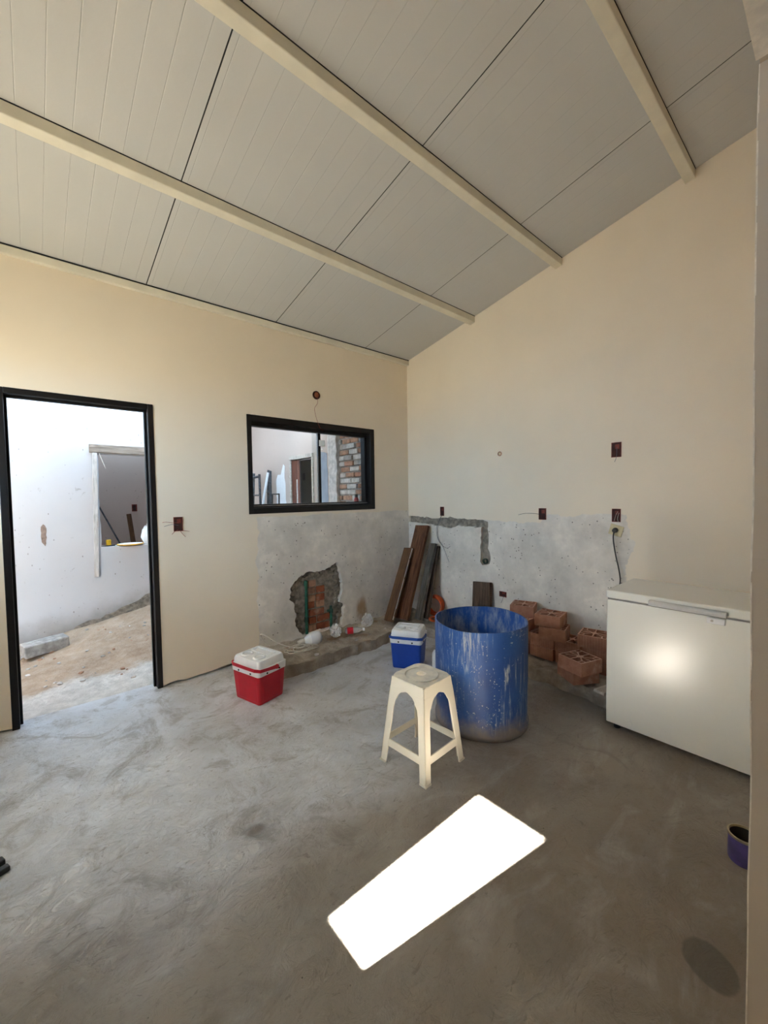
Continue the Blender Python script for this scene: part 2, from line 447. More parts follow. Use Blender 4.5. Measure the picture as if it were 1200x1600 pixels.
outer = [(XL-T, -.12), (DX0, -.12), (DX0, DZ), (DX1, DZ), (DX1, -.12), (0.0, -.12), (0.0, HC), (XL-T, HC)]
fA = lambda u, v, w: (u, w, v)
wa = struct('wall_front')
MB().prism([outer, win_l], fA, .045, T).build('masonry', M['cement_core'], wa)
bot1 = [(XL, .012)] + jag([(XL, .012), (DX0, .012)], .05, .008, False, rA)[1:-1] + [(DX0, .012), (DX0, DZ), (DX1, DZ), (DX1, .008)]
bot2 = jag([(DX1, .012), (-1.9, .030), (0, .02)], .05, .010, False, rA)[1:-1] + [(0, .02), (0, HC), (XL, HC)]
MB().prism([bot1+bot2, win_l, jag(recess, .02, .009, True, rA)], fA, 0.0, .045).build('plaster_coat', M['wallA'], wa)

# things bared inside the recess
k = 0
for r in range(7):
    z0 = .115+r*.072
    for c, (xa, xb) in enumerate(((-1.325, -1.245), (-1.24, -1.15), (-1.145, -1.07))):
        if c == 2 and r > 1: continue
        if r == 6 and c: continue
        o = (rA.uniform(-.014, .014), rA.uniform(-.006, .016)); z0 += rA.uniform(-.004, .004)
        col = M['brick_old'] if (r > 3 and c == 0) or (c == 0 and r < 1) else (M['brick_dark'] if (r+c) % 4 else M['brick_old'])
        MB().box((xa+o[0], .026+o[1], z0), (xb+o[0], .06, z0+.062)).build('brick', col, wa, .004, False, 1)
# loose chips of mortar round the rim of the recess
for i in range(44):
    p = recess[i % len(recess)]; q = (p[0]*.86+-1.22*.14+rA.uniform(-.02, .02), p[1]*.88+.42*.12+rA.uniform(-.02, .02))
    s = rA.uniform(.010, .034)
    Mx = Matrix.Translation((q[0], .036, q[1])) @ Matrix.Rotation(rA.uniform(0, 3), 4, 'Y') @ Matrix.Rotation(rA.uniform(-.6, .6), 4, 'X')
    MB().box((-s, -.010, -s*.7), (s, .012, s*.7), Mx).build('mortar_chunk', M['cement_core'], wa, .004, False, 1)

# right (gable) wall with the chased groove
wB = struct('wall_right')
rB = random.Random(11)
fB = lambda u, v, w: (w, u, v)
gable = [(T, -.12), (YB-.3, -.12), (YB-.3, ceil_z(YB-.3)), (T, ceil_z(T))]
MB().prism([gable], fB, .03, .05+.12).build('masonry', M['cement_core'], wB)
groove = [(-.004, 1.165)] + jag([(-.03, 1.175), (-.25, 1.165), (-.45, 1.16), (-.62, 1.175), (-.80, 1.165), (-1.00, 1.165), (-1.075, 1.15), (-1.085, 1.05), (-1.08, .92), (-1.095, .85),
          (-1.115, .78), (-1.09, .735), (-1.02, .725), (-.985, .76), (-.995, .86), (-1.00, .95), (-1.005, 1.05), (-1.005, 1.085), (-.90, 1.085), (-.72, 1.09), (-.62, 1.065), (-.45, 1.075), (-.20, 1.09), (-.03, 1.10)], .03, .008, False, rB) + [(-.004, 1.105)]
plB = [(0, .02), (YB-.3, .02), (YB-.3, ceil_z(YB-.3)), (0, ceil_z(0))]
MB().prism([plB, groove], fB, 0.0, .03).build('plaster_coat', M['wallB'], wB)
mb = MB(); mb.lathe([(.018, 0), (.026, .0), (.026, .022), (.018, .022), (.018, .004)], (.006, -1.055, .765), (-1, 0, 0), 20)
mb.build('pipe_mouth', M['green_dark'], wB, 0, True)

# left wall with unseen openings shaped for sun patch and daylight, back wall with the doorway
wD = struct('wall_left')
holeD = [(-2.428, 1.366), (-2.561, 2.06), (-2.586, 2.19), (-2.20, 2.19), (-2.20, 1.366)]
holeD2 = [(-1.75, 1.366), (-1.75, 2.19), (-.40, 2.19), (-.40, 1.366)]
MB().prism([[(T, -.12), (-6.2, -.12), (-6.2, ceil_z(YB)), (YB, ceil_z(YB)), (T, ceil_z(T))], holeD, holeD2], fB, XL, XL-T).build('plaster_coat', M['wall'], wD)
wC = struct('wall_back')
JX = [(-2.185, -.12), (-2.20, .42), (-2.215, .62), (-2.205, .80), (-2.235, .98), (-2.245, 1.10), (-2.27, 1.25), (-2.26, 1.40), (-2.285, 1.60), (-2.30, 1.85), (-2.31, 2.05), (-2.30, 2.165)]
rC = random.Random(5)
jamb = jag([tuple(q)[:2] for q in spline([(a, b, 0) for a, b in JX], 4)], .05, .0012, False, rC)
lint = jag([(-2.30, 2.165), (-2.46, 2.168), (-3.80, 2.17)], .05, .006, False, rC)
outC = [(0.0, -.12)] + jamb + lint[1:] + [(-3.80, -.12), (XL, -.12), (XL, ceil_z(YB)), (0, ceil_z(YB))]
MB().prism([outC], fA, YB, YB-.155).build('plaster_coat', M['wallC'], wC)
lipC = [(x+.001, z) for x, z in jamb if z > -.1]
lipC = [(x-rC.uniform(.0005, .002), z) for x, z in lipC] + [(x+.0015, z) for x, z in reversed(lipC)]
MB().prism([lipC], fA, YB+.0015, YB-.0012).build('plaster_lip', M['soffit'], wC)
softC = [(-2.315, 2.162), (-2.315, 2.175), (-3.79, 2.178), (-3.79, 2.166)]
MB().prism([softC], fA, YB+.004, YB-.150).build('lit_lintel_soffit', M['soffit'], wC)  # paler slab paints bounce light onto the lintel underside

# sloping ceiling of insulated panels, each with its own edges
ceil = struct('ceiling')
def slope_prism(x0, x1, y0, y1, dz0, dz1, mat, name, parent, bevel=0):
    mb = MB()
    mb.prism([[(y0, ceil_z(y0)+dz0), (y1, ceil_z(y1)+dz0), (y1, ceil_z(y1)+dz1), (y0, ceil_z(y0)+dz1)]], lambda u, v, w: (w, u, v), x0, x1)
    return mb.build(name, mat, parent, bevel)
SEAM = [-4.608, -3.613, -2.618, -1.623, -.628, .17]
for a, b in zip(SEAM, SEAM[1:]):
    slope_prism(a+.0033, b-.0033, 1.76, YB-.42, 0, .045, M['panel'], 'panel', ceil)  # far end lengthened over the yard to narrow its sky slot
for sx_ in SEAM[1:-1]: slope_prism(sx_-.0032, sx_+.0032, 1.76, YB-.42, .0015, .044, M['seam'], 'seam_filler', ceil)
slope_prism(-4.6, .17, 1.76, YB-.42, .0451, .08, M['seam'], 'sky_seal_sheet', ceil)  # unseen sheet added to keep sky light out of the seams
# ceiling of the space behind the doorway
MB().box((XL-T, -6.2, 2.75), (.1, YB-.155, 2.85)).build('panel', M['panel'], ceil)
PN = [(-0.945, 'nearest the front wall, second above the wall plate'), (-1.795, 'in the middle of the slope, running to the gable wall'), (-2.66, 'highest of the row, at the upper right')]
slope = math.atan(SL)
def purlin(y, label, h=.058, wdt=.055):
    mb = MB(); z = ceil_z(y)
    pts = []
    for dy, dz in ((0, 0), (wdt, -SL*wdt), (wdt, -SL*wdt-h), (0, -h)): pts.append((y+dy, z+dz-.002))
    mb.prism([pts], lambda u, v, w: (w, u, v), XL+.002, -.002)
    o = mb.build('roof_purlin', M['steel_white'], None, .004)
    g_ = MB(); g_.prism([[(y-.0015, ceil_z(y-.0015)), (y+.01, ceil_z(y+.01)), (y+.01, ceil_z(y+.01)-.006), (y-.0015, ceil_z(y-.0015)-.005)]], lambda u, v, w: (w, u, v), XL+.003, -.003); g_.build('shadow_gap_strip', M['seam'], o)  # dark strip paints the shadow gap between purlin and ceiling
    return tag(o, label, 'roof beam', 'cream steel purlins under the roof panels')
for y, d in PN: purlin(y, 'cream steel roof purlin '+d)
o = MB().box((XL+.002, -.036, HC-.052), (-.002, -.001, HC-.002)).build('wall_plate_beam', M['steel_white'], None, .004)
MB().box((XL+.003, -.0375, HC-.003), (-.003, -.030, HC+.0055)).build('shadow_gap_strip', M['seam'], o)  # same painted shadow line above the wall plate
tag(o, 'slim cream steel beam along the top of the window wall', 'roof beam', 'cream steel purlins under the roof panels')

# black steel door frame
d1 = struct('door_1')
fw, fd = .036, .145
def jambprof(x0, sgn):
    mb = MB(); mb.box((min(x0, x0+sgn*fw), -.006, -.02), (max(x0, x0+sgn*fw), fd, DZ))
    a, b = sorted((x0+sgn*fw, x0+sgn*(fw+.014)))
    mb.box((a, .055, -.02), (b, .085, DZ-fw)); return mb
jambprof(DX0, 1).build('jamb', M['black'], d1, .004); jambprof(DX1, -1).build('jamb', M['black'], d1, .004)
mb = MB(); mb.box((DX0+fw, -.006, DZ-fw), (DX1-fw, fd, DZ)); mb.box((DX0+fw, .055, DZ-fw-.014), (DX1-fw, .085, DZ-fw))
mb.build('head', M['black'], d1, .004)
MB().box((DX1-fw-.0018, .088, .0), (DX1-fw-.0002, .142, DZ-fw)).build('reveal_highlight', M['rail'], d1)  # grey strip paints the highlight on the right jamb reveal

# black framed sliding window
w1 = struct('window_1')
def bar(lo, hi, name, m=M['black'], bv=.004): return MB().box(lo, hi).build(name, m, w1, bv)
fw2 = .052
bar((WX0, -.008, WZ0), (WX0+.040, .145, WZ1), 'frame_side'); bar((WX1-fw2, -.008, WZ0), (WX1, .145, WZ1), 'frame_side')
bar((WX0+.040, -.008, WZ1-fw2), (WX1-fw2, .145, WZ1), 'frame_head'); bar((WX0+.040, -.008, WZ0), (WX1-fw2, .145, WZ0+fw2), 'frame_sill')
bar((WX0+.040, .060, WZ0+fw2), (WX1-fw2, .130, WZ0+fw2+.030), 'bottom_track'); bar((WX0+.040, .060, WZ1-fw2-.030), (WX1-fw2, .130, WZ1-fw2), 'top_track')
bar((WX0+.042, .057, WZ0+fw2+.012), (WX1-fw2-.002, .0598, WZ0+fw2+.020), 'track_lip', M['rail'], 0)
bar((WX1-fw2-.030, .060, WZ0+.082), (WX1-fw2, .130, WZ1-.082), 'sash_stile')
GZ0, GZ1 = WZ0+.082, WZ1-.082
MB().box((WX0+.042, .074, GZ0), (-1.165, .080, GZ1)).build('pane', M['glass'], w1)
MB().box((-1.205, .104, GZ0), (WX1-fw2-.030, .110, GZ1)).build('pane', M['glass'], w1)
bar((-1.1655, .070, GZ0), (-1.160, .084, GZ1), 'glass_edge', M['rail'], 0)
bar((-1.140, .096, GZ0), (-1.112, .118, GZ1), 'meeting_stile')
bar((-1.150, .062, 1.905), (-1.085, .070, 1.965), 'latch_plate', M['plastic_white'], .003)
bar((-1.125, .060, 1.872), (-1.112, .067, 1.885), 'stop_button', M['plastic_white'], .003)

# ------------------------------------------------------------------ raised broken ledge along both walls
def ledge(name, label, outline, top, seed, reg):
    rnd = random.Random(seed)
    mb = MB(); bm = mb.bm
    x0, x1 = min(p[0] for p in outline), max(p[0] for p in outline); y0, y1 = min(p[1] for p in outline), max(p[1] for p in outline)
    nx, ny = max(2, int((x1-x0)/.022)), max(2, int((y1-y0)/.022))
    g = []
    for i in range(nx+1):
        row = []
        for j in range(ny+1):
            u, v = i/nx, j/ny
            p, lo = reg(u, v)
            n1 = noise.fractal(Vector((p[0]*7, p[1]*7, seed)), 1.0, 2.0, 5); n2 = noise.noise(Vector((p[0]*2.5, p[1]*2.5, seed+4)))
            row.append(bm.verts.new((p[0]+(n1*.010 if lo > .02 else 0), p[1]+(n1*.008 if lo > .02 else 0), max(0, (top+n1*.020+n2*.014)*min(1, lo*6.0)))))
        g.append(row)
    for i in range(nx):
        for j in range(ny): bm.faces.new((g[i][j], g[i+1][j], g[i+1][j+1], g[i][j+1]))
    edge = [g[i][0] for i in range(nx+1)]+[g[nx][j] for j in range(1, ny+1)]+[g[i][ny] for i in range(nx-1, -1, -1)]+[g[0][j] for j in range(ny-1, 0, -1)]
    low = [bm.verts.new((v.co.x, v.co.y, 0)) for v in edge]; n = len(edge)
    for i in range(n):
        bm.faces.new((edge[i], edge[(i+1) % n], low[(i+1) % n], low[i]))
    o = mb.build(name, M['ledge'], None, 0, True, 2, 50)
    return tag(o, label, 'ledge')
def regionA(u, v):
    x = -1.93+u*1.93; front = -.52+.05*u+.008*math.sin(x*9)+.045*noise.fractal(Vector((x*4.5, 3, 1)), .8, 2, 6)
    y = front*(1-v)-.001
    return (x, y), min(1.0, (u+.004)*14)
ledge('cement_ledge', 'low broken cement ledge along the foot of the window wall', [(-1.93, -.5), (0, 0)], .092, 2, regionA)
def regionB(u, v):
    y = -2.405+v*1.875; front = -.50+.14*v+.008*math.sin(y*8)+.045*noise.fractal(Vector((y*4.5, 9, 1)), .8, 2, 6)
    x = front*(1-u)-.001
    return (x, y), min(1.0, (v+.004)*16)
ledge('cement_ledge', 'low broken cement ledge under the bricks along the gable wall', [(-.5, -2.43), (0, -.53)], .092, 5, regionB)
# ================================================================== OBJECTS IN THE ROOM
# ---- chest freezer
FX0, FX1, FY0, FY1, FH = -.7326, -.262, -3.196, -2.412, .8357
t = thing('chest_freezer', 'white chest freezer standing against the gable wall', 'freezer', (FX0, (FY0+FY1)/2, 0))
L = FY1-FY0; D = FX1-FX0; h2 = L/2
MB().box((.012, -h2, .03), (D, h2, FH-.058)).build('body', M['freezer'], t, .008, True, 3)
MB().box((.016, -h2+.006, FH-.060), (D-.004, h2-.006, FH-.046)).build('gasket', M['grey_line'], t)
lid = MB().box((.0, -h2, FH-.048), (D, h2, FH)).build('lid', M['freezer'], t, .009, True, 3)
mb = MB()
hy0, hy1 = -2.972+2.804, -2.638+2.804
prof = [(0.0, FH-.018), (-.022, FH-.020), (-.030, FH-.030), (-.024, FH-.046), (-.012, FH-.050), (0, FH-.046)]
mb.prism([prof], lambda u, v, w: (u, w, v), hy0, hy1); mb.build('handle', M['freezer_grey'], lid, .004, True, 3)
lk = MB().box((.002, -2.963+2.804, FH-.092), (.013, -2.890+2.804, FH-.062)).build('lock_plate', M['plastic_white'], t, .003)
mb = MB(); mb.cyl((.003, -2.912+2.804, FH-.077), (-.001, -2.912+2.804, FH-.077), .006, n=16); mb.build('keyhole', M['chrome'], lk)
mb = MB(); mb.cyl((.012, -2.537+2.804, .066), (.009, -2.537+2.804, .066), .019, n=24); mb.build('drain_cap', M['freezer'], t, .001)
for sx in (.05, D-.05):
    for sy in (-h2+.05, h2-.05):
        MB().cyl((sx, sy, 0), (sx, sy, .032), .018, n=12).build('foot', M['rubber'], t)

# ---- blue drum
t = thing('cut_drum', 'cut-down blue plastic drum streaked with cement', 'drum', (-1.19, -1.843, 0))
R0 = .283; H0 = .632
mb = MB(); n = 72; bm = mb.bm
def rimz(a): return H0+.0025*math.sin(3*a+1)+.001*math.sin(7*a)
prof = [(.275, 0.0), (.286, .006), (.287, .035), (R0-.004, .05), (R0, .30), (R0+.001, .55)]
rings = [[bm.verts.new((r*math.cos(2*PI*i/n), r*math.sin(2*PI*i/n), z)) for i in range(n)] for r, z in prof]
rings.append([bm.verts.new(((R0+.001)*math.cos(2*PI*i/n), (R0+.001)*math.sin(2*PI*i/n), rimz(2*PI*i/n))) for i in range(n)])
mb.skin(rings); mb.bm.faces.new(rings[0])
ri = [bm.verts.new(((R0-.007)*math.cos(2*PI*i/n), (R0-.007)*math.sin(2*PI*i/n), rimz(2*PI*i/n))) for i in range(n)]
mb.skin([rings[-1], ri]); mb.build('shell', M['drum'], t, 0, True, 2, 60)
mb = MB(); bm = mb.bm
a = [bm.verts.new(((R0-.0072)*math.cos(2*PI*i/n), (R0-.0072)*math.sin(2*PI*i/n), rimz(2*PI*i/n)-.001)) for i in range(n)]
b = [bm.verts.new(((R0-.0085)*math.cos(2*PI*i/n), (R0-.0085)*math.sin(2*PI*i/n), .02)) for i in range(n)]
mb.skin([a, b]); bm.faces.new(b); o = mb.build('inner_lining', M['drum_in'], t, 0, True, 2, 60)

# ---- plastic stool
t = thing('plastic_stool', 'ivory plastic stool with a round hole in its square seat', 'stool', (-1.768, -1.880, 0), math.radians(3))
def rsq(h, r, n=8):
    out = []
    for cx, cy, a0 in ((h-r, h-r, 0), (-h+r, h-r, 90), (-h+r, -h+r, 180), (h-r, -h+r, 270)):
        for i in range(n+1):
            a = math.radians(a0+90*i/n); out.append((cx+r*math.cos(a), cy+r*math.sin(a)))
    return out
SH = .464
hole = [(.026*math.cos(2*PI*i/24), .026*math.sin(2*PI*i/24)) for i in range(24)]
mb = MB(); mb.prism([rsq(.116, .045), hole], lambda u, v, w: (u, v, w+.006*(1-(u*u+v*v)/.02)), SH-.010, SH-.003)
mb.build('seat', M['stool'], t, .003, True)
mb = MB(); mb.lathe([(.084, SH+.0005), (.088, SH+.002), (.092, SH+.0005)], n=40); mb.build('seat_ring', M['stool'], t, 0, True)
mb = MB(); mb.lathe([(.0262, SH+.003), (.0245, SH-.035), (.0275, SH-.035)], n=24, p=(0, 0, 0)); mb.build('hole_rim', M['stool'], t, 0, True)
# four tapering side skirts with arched cut-outs, bars low down; legs are L-shaped angles at the corners
def half(z): return .110+(.158-.110)*(1-z/SH)**0.9
for q in range(4):
    Rq = Matrix.Rotation(q*PI/2, 4, 'Z')
    def side(u, z, w, Rq=Rq):
        h = half(z); return Rq @ Vector((u*h, -h+w, z))
    # left edge half of the leg pair: the leg panel between u=-1..-a(z) on this side
    zs = [0, .012, .05, .10, .15, .20, .25, .30, .34, .37, .39, .405]
    def inner(z):                         # inner border of the arch, as fraction of half width
        if z < .10: return .74-.10*z
        if z < .13: return .72
        f = max(0, (z-.30)/.105); return .70-.06*(z-.13)/.27-(1-math.sqrt(max(0, 1-f*f)))*.60
    for sgn in (-1, 1):
        mb = MB(); loop = [(sgn*1.0, z) for z in zs]+[(sgn*inner(z), z) for z in reversed(zs)]
        bm = mb.bm; A_ = [bm.verts.new(side(u, z, 0)) for u, z in loop]; B_ = [bm.verts.new(side(u, z, .008)) for u, z in loop]
        m_ = len(zs)
        for i in range(m_-1):
            j = 2*m_-1-i
            bm.faces.new((A_[i], A_[i+1], A_[j-1], A_[j])); bm.faces.new((B_[i], B_[i+1], B_[j-1], B_[j]))
        for i in range(2*m_): bm.faces.new((A_[i], A_[(i+1) % (2*m_)], B_[(i+1) % (2*m_)], B_[i]))
        if sgn == -1:                     # foot flare at the corner
            mb.box((-.162, -.162, 0), (-.118, -.154, .010), Rq); mb.box((-.162, -.162, 0), (-.154, -.118, .010), Rq)
        o = mb.build('leg' if sgn == -1 else 'leg_flange', M['stool'], t, .0015, False, 1)
    mb = MB(); bm = mb.bm                # apron above the arch
    us = [-.98+1.96*i/24 for i in range(25)]
    def archz(u):
        a_ = abs(u)
        if a_ >= .64: return .30
        return .30+.105*math.sqrt(max(0, 1-((.0 if a_ < .04 else (a_-.04)/.60))**2)) 
    top = [bm.verts.new(side(u, SH-.008, 0)) for u in us]; topb = [bm.verts.new(side(u, SH-.008, .008)) for u in us]
    lo_ = [bm.verts.new(side(u, max(archz(u), .34), 0)) for u in us]; lob = [bm.verts.new(side(u, max(archz(u), .34), .008)) for u in us]
    for i in range(24):
        bm.faces.new((top[i], top[i+1], lo_[i+1], lo_[i])); bm.faces.new((topb[i], topb[i+1], lob[i+1], lob[i]))
        bm.faces.new((lo_[i], lo_[i+1], lob[i+1], lob[i])); bm.faces.new((top[i], top[i+1], topb[i+1], topb[i]))
    mb.build('apron', M['stool'], t, 0, False)
    mb = MB(); bm = mb.bm
    c = [side(u, z, w) for w in (0.001, .009) for u, z in ((-.73, .092), (.73, .092), (.73, .130), (-.73, .130))]
    v = [bm.verts.new(p) for p in c]
    for f in ((0, 1, 2, 3), (4, 5, 6, 7), (0, 1, 5, 4), (1, 2, 6, 5), (2, 3, 7, 6), (3, 0, 4, 7)): bm.faces.new([v[i] for i in f])
    mb.build('stretcher', M['stool'], t, .002)

# ---- cool boxes
def cooler(name, label, loc, rz, body, handle, W, Dp, H, up_handle):
    t = thing(name, label, 'cooler', loc, rz)
    def taper(u, v, w): return (u, v, w)
    mb = MB(); bm = mb.bm; rings = []
    for z, k in ((0, .88), (.008, .90), (H*.66, 1.0)):
        rings.append([bm.verts.new((x*k, y*k, z)) for x, y in rsq_rect(W/2, Dp/2, .022)])
    mb.skin(rings); bm.faces.new(rings[0]); bm.faces.new(rings[-1])
    mb.build('body', body, t, 0, True)
    mb = MB(); rings = []; bm = mb.bm
    for z, k in ((H*.655, 1.01), (H*.66, 1.03), (H*.81, 1.05), (H*.82, 1.03)):
        rings.append([bm.verts.new((x*k, y*k, z)) for x, y in rsq_rect(W/2, Dp/2, .022)])
    mb.skin(rings); bm.faces.new(rings[0]); bm.faces.new(rings[-1])
    rim = mb.build('rim', M['plastic_white'], t, 0, True)
    for sy in (-.22, .22):
        MB().cyl((sy*W, -Dp/2*1.05-.001, H*.70), (sy*W, -Dp/2*1.05+.006, H*.70), .0065, n=12).build('peg_hole', M['hole_dark'], rim)
        MB().cyl((W/2*1.05+.001, sy*Dp, H*.70), (W/2*1.05-.006, sy*Dp, H*.70), .0065, n=12).build('peg_hole', M['hole_dark'], rim)
    # recessed panel outline on the faces
    for face in range(2):
        mb = MB()
        if face == 0: mb.box((-W*.30, -Dp/2*.985-.002, H*.06), (W*.36, -Dp/2*.90, H*.60), Matrix.Shear('XY', 4, (0, 0)))
        else: mb.box((W/2*.90, -Dp*.30, H*.06), (W/2*.985+.002, Dp*.32, H*.60))
        o = mb.build('side_panel', body, t, .004)
        for v in o.data.vertices:
            kk = .905+.095*min(1, v.co.z/(H*.66)); 
            if face == 0: v.co.y *= kk
            else: v.co.x *= kk
    mb = MB(); rings = []; bm = mb.bm
    for z, k in ((H*.80, .97), (H*.82, .985), (H*.94, .95), (H*.985, .90), (H*.99, .84)):
        rings.append([bm.verts.new((x*k, y*k, z)) for x, y in rsq_rect(W/2, Dp/2, .026)])
    mb.skin(rings); bm.faces.new(rings[0]); bm.faces.new(rings[-1])
    ld = mb.build('lid', M['plastic_white'], t, 0, True)
    for sx in (-1, 1):                     # cup rings and a long recess moulded in the lid
        MB().lathe([(.028, H*.985), (.032, H*.985+.010), (.040, H*.985+.010), (.045, H*.985)], (sx*W*.22, Dp*.20*0+(-Dp*.20), 0), (0, 0, 1), 28).build('cup_ring', M['plastic_white'], ld, 0, True)
    mb = MB(); z = H*.985
    o_, i_ = rsq_rect(W*.34, Dp*.15, .014), rsq_rect(W*.34-.008, Dp*.15-.008, .010)
    mb.prism([o_, i_], lambda u, v, w: (u, v+Dp*.17, w), z, z+.010); mb.build('moulded_ridge', M['plastic_white'], ld, .001)
    # swing handle: folded down round the lid
    mb = MB(); zc = H*.80
    pts = [(-W/2*1.07, Dp*.12, zc-.012), (-W/2*1.08, -Dp*.20, zc-.004), (-W/2*1.06, -Dp*.47, zc+.002), (-W*.40, -Dp/2*1.10, zc+.004), (0, -Dp/2*1.11, zc+.004), (W*.40, -Dp/2*1.10, zc+.004), (W/2*1.06, -Dp*.47, zc+.002), (W/2*1.08, -Dp*.20, zc-.004), (W/2*1.07, Dp*.12, zc-.012)]
    bm = mb.bm; P = [Vector(p) for p in pts]; prev = None
    for i, p in enumerate(P):
        hh = .011 if 0 < i < len(P)-1 else .014
        d = (P[min(i+1, len(P)-1)]-P[max(i-1, 0)]); nrm = Vector((d.y, -d.x, 0)).normalized()
        cur = [bm.verts.new(p+nrm*a_+Vector((0, 0, b_))) for a_, b_ in ((-.003, -hh), (.004, -hh), (.004, hh), (-.003, hh))]
        if prev:
            for j in range(4): bm.faces.new((prev[j], prev[(j+1) % 4], cur[(j+1) % 4], cur[j]))
        else: bm.faces.new(cur)
        prev = cur
    bm.faces.new(prev); hd = mb.build('handle', handle, t, .002)
    for sx in (-1, 1):
        MB().cyl((sx*W/2*1.03, Dp*.12, zc-.012), (sx*(W/2*1.07+.006), Dp*.12, zc-.012), .016, n=18).build('handle_pivot', handle, hd, .002)
    return t
def rsq_rect(hx, hy, r, n=5):
    out = []
    for cx, cy, a0 in ((hx-r, hy-r, 0), (-hx+r, hy-r, 90), (-hx+r, -hy+r, 180), (hx-r, -hy+r, 270)):
        for i in range(n+1):
            a = math.radians(a0+90*i/n); out.append((cx+r*math.cos(a), cy+r*math.sin(a)))
    return out
cooler('cool_box', 'red cool box with a white lid on the floor by the door', (-2.112, -.610, 0), math.radians(15)-PI/2, M['red'], M['red'], .288, .240, .305, False)
cooler('cool_box', 'blue cool box with a white lid behind the stool', (-.955, -.955, 0), math.radians(-58), M['blue'], M['blue_handle'], .258, .235, .318, True)

# ---- white jerry can half hidden by drum
t = thing('plastic_canister', 'small white plastic canister between the blue cool box and the drum', 'canister', (-.86, -1.205, 0), math.radians(-50))
mb = MB(); rings = []; bm = mb.bm
for z, k in ((0, .92), (.006, 1), (.125, 1), (.15, .78), (.158, .5)): rings.append([bm.verts.new((x*k, y*k, z)) for x, y in rsq_rect(.055, .045, .014)])
mb.skin(rings); bm.faces.new(rings[0]); bm.faces.new(rings[-1]); mb.build('body', M['plastic_white'], t, 0, True)
MB().cyl((0, 0, .155), (0, 0, .178), .018, n=18).build('cap', M['plastic_white'], t, .002)

# ---- hollow bricks
def brick_meshes():
    h, w = .09, .095
    out = [(-w, -w), (w, -w), (w, w), (-w, w)]
    tk = .009; cells = []
    def shrink(poly, d):
        cx = sum(p[0] for p in poly)/len(poly); cy = sum(p[1] for p in poly)/len(poly); res = []
        n = len(poly)
        for i in range(n):
            p0, p1, p2 = poly[i-1], poly[i], poly[(i+1) % n]
            def nrm(a, b):
                dx, dy = b[0]-a[0], b[1]-a[1]; l = math.hypot(dx, dy); q = (-dy/l, dx/l)
                return q if q[0]*(cx-a[0])+q[1]*(cy-a[1]) > 0 else (-q[0], -q[1])
            n1, n2 = nrm(p0, p1), nrm(p1, p2); k = d/(1+n1[0]*n2[0]+n1[1]*n2[1])
            res.append((p1[0]+(n1[0]+n2[0])*k, p1[1]+(n1[1]+n2[1])*k))
        return res
    a, c = w-.005, .047
    polys = []
    for sx in (-1, 1):
        for sy in (-1, 1):
            polys.append([(sx*a, sy*a), (sx*c, sy*a), (sx*c, sy*(c+.012)), (sx*a, sy*(c+.012))])
            polys.append([(sx*a, sy*(c+.012)), (sx*c, sy*(c+.012)), (sx*.006, sy*.012), (sx*.030, sy*0.0), (sx*a, 0)])
        polys.append([(sx*c, a*1), (0, a), (0, .024), (sx*.006, .012), (sx*c, c+.012)])
        polys.append([(sx*c, -a*1), (0, -a), (0, -.024), (sx*.006, -.012), (sx*c, -c-.012)])
    holes = [shrink(q, .0036) for q in polys]
    mb = MB(); mb.prism([out]+holes, lambda u, v, w_: (u, v, w_), .0, h)
    o = mb.build('clay_body', M['brick'], None); me = o.data; me.materials.append(M['brick_cut'])
    for f_ in me.polygons:
        if abs(f_.normal.z) > .9: f_.material_index = 1
    bpy.data.objects.remove(o)
    mb = MB()                               # shallow grooves on the outer faces as raised ribs
    for i in range(10):
        u = -w+.013+i*(2*w-.026)/9
        for sgn in (-1, 1):
            mb.box((u-.0058, sgn*w-.001, .002), (u+.0058, sgn*w+.0028, h-.002)); mb.box((sgn*w-.001, u-.0058, .002), (sgn*w+.0028, u+.0058, h-.002))
    o = mb.build('ribs', M['brick'], None); m2 = o.data; bpy.data.objects.remove(o)
    mb = MB(); mb.box((-w+.003, -w+.003, .004), (w-.003, w-.003, .010)); o = mb.build('shade_floor', M['brick_dark'], None); m3 = o.data; bpy.data.objects.remove(o)
    return me, m2, m3
BM1, BM2, BM3 = brick_meshes()
def hbrick(x, y, z, rz, label, tilt=(0, 0), ribs=True):
    t = thing('hollow_brick', label, 'brick', (x, y, z), 0, 'hollow clay bricks piled on the ledge', (math.radians(tilt[0]), math.radians(tilt[1]), math.radians(rz)))
    linkmesh('clay_body', BM1, t)
    if ribs: linkmesh('ribs', BM2, t)
    return t
Z0 = .112
hbrick(-.20, -1.578, Z0, -2, 'hollow clay brick at the pile base hidden behind the drum')
hbrick(-.205, -1.580, Z0+.092, 2, 'hollow clay brick second from below behind the drum')
hbrick(-.19, -1.575, Z0+.184, -4, 'hollow clay brick just under the topmost one beside the drum')
hbrick(-.165, -1.550, Z0+.276, 20, 'topmost hollow clay brick of the pile, nearest the wooden offcut', ribs=False)
hbrick(-.207, -1.782, Z0, -2, 'bottom hollow clay brick of the left column, ribbed side showing')
hbrick(-.201, -1.777, Z0+.093, 2, 'hollow clay brick second from below in the left column')
hbrick(-.200, -1.985, Z0, 1, 'bottom hollow clay brick in the middle, in shade behind front pair')
hbrick(-.203, -1.980, Z0+.092, 0, 'ribbed hollow clay brick in the second course behind the front pair')
hbrick(-.270, -1.872, Z0+.184, 14, 'turned hollow clay brick third up, under the open-celled one', ribs=False)
hbrick(-.262, -1.838, Z0+.276, 10, 'turned hollow clay brick with open cells, beside the topmost one', ribs=False)
hbrick(-.175, -2.185, Z0, 2, 'bottom hollow clay brick at the right by the freezer')
hbrick(-.185, -2.185, Z0+.092, -2, 'hollow clay brick under the upper right one by the freezer')
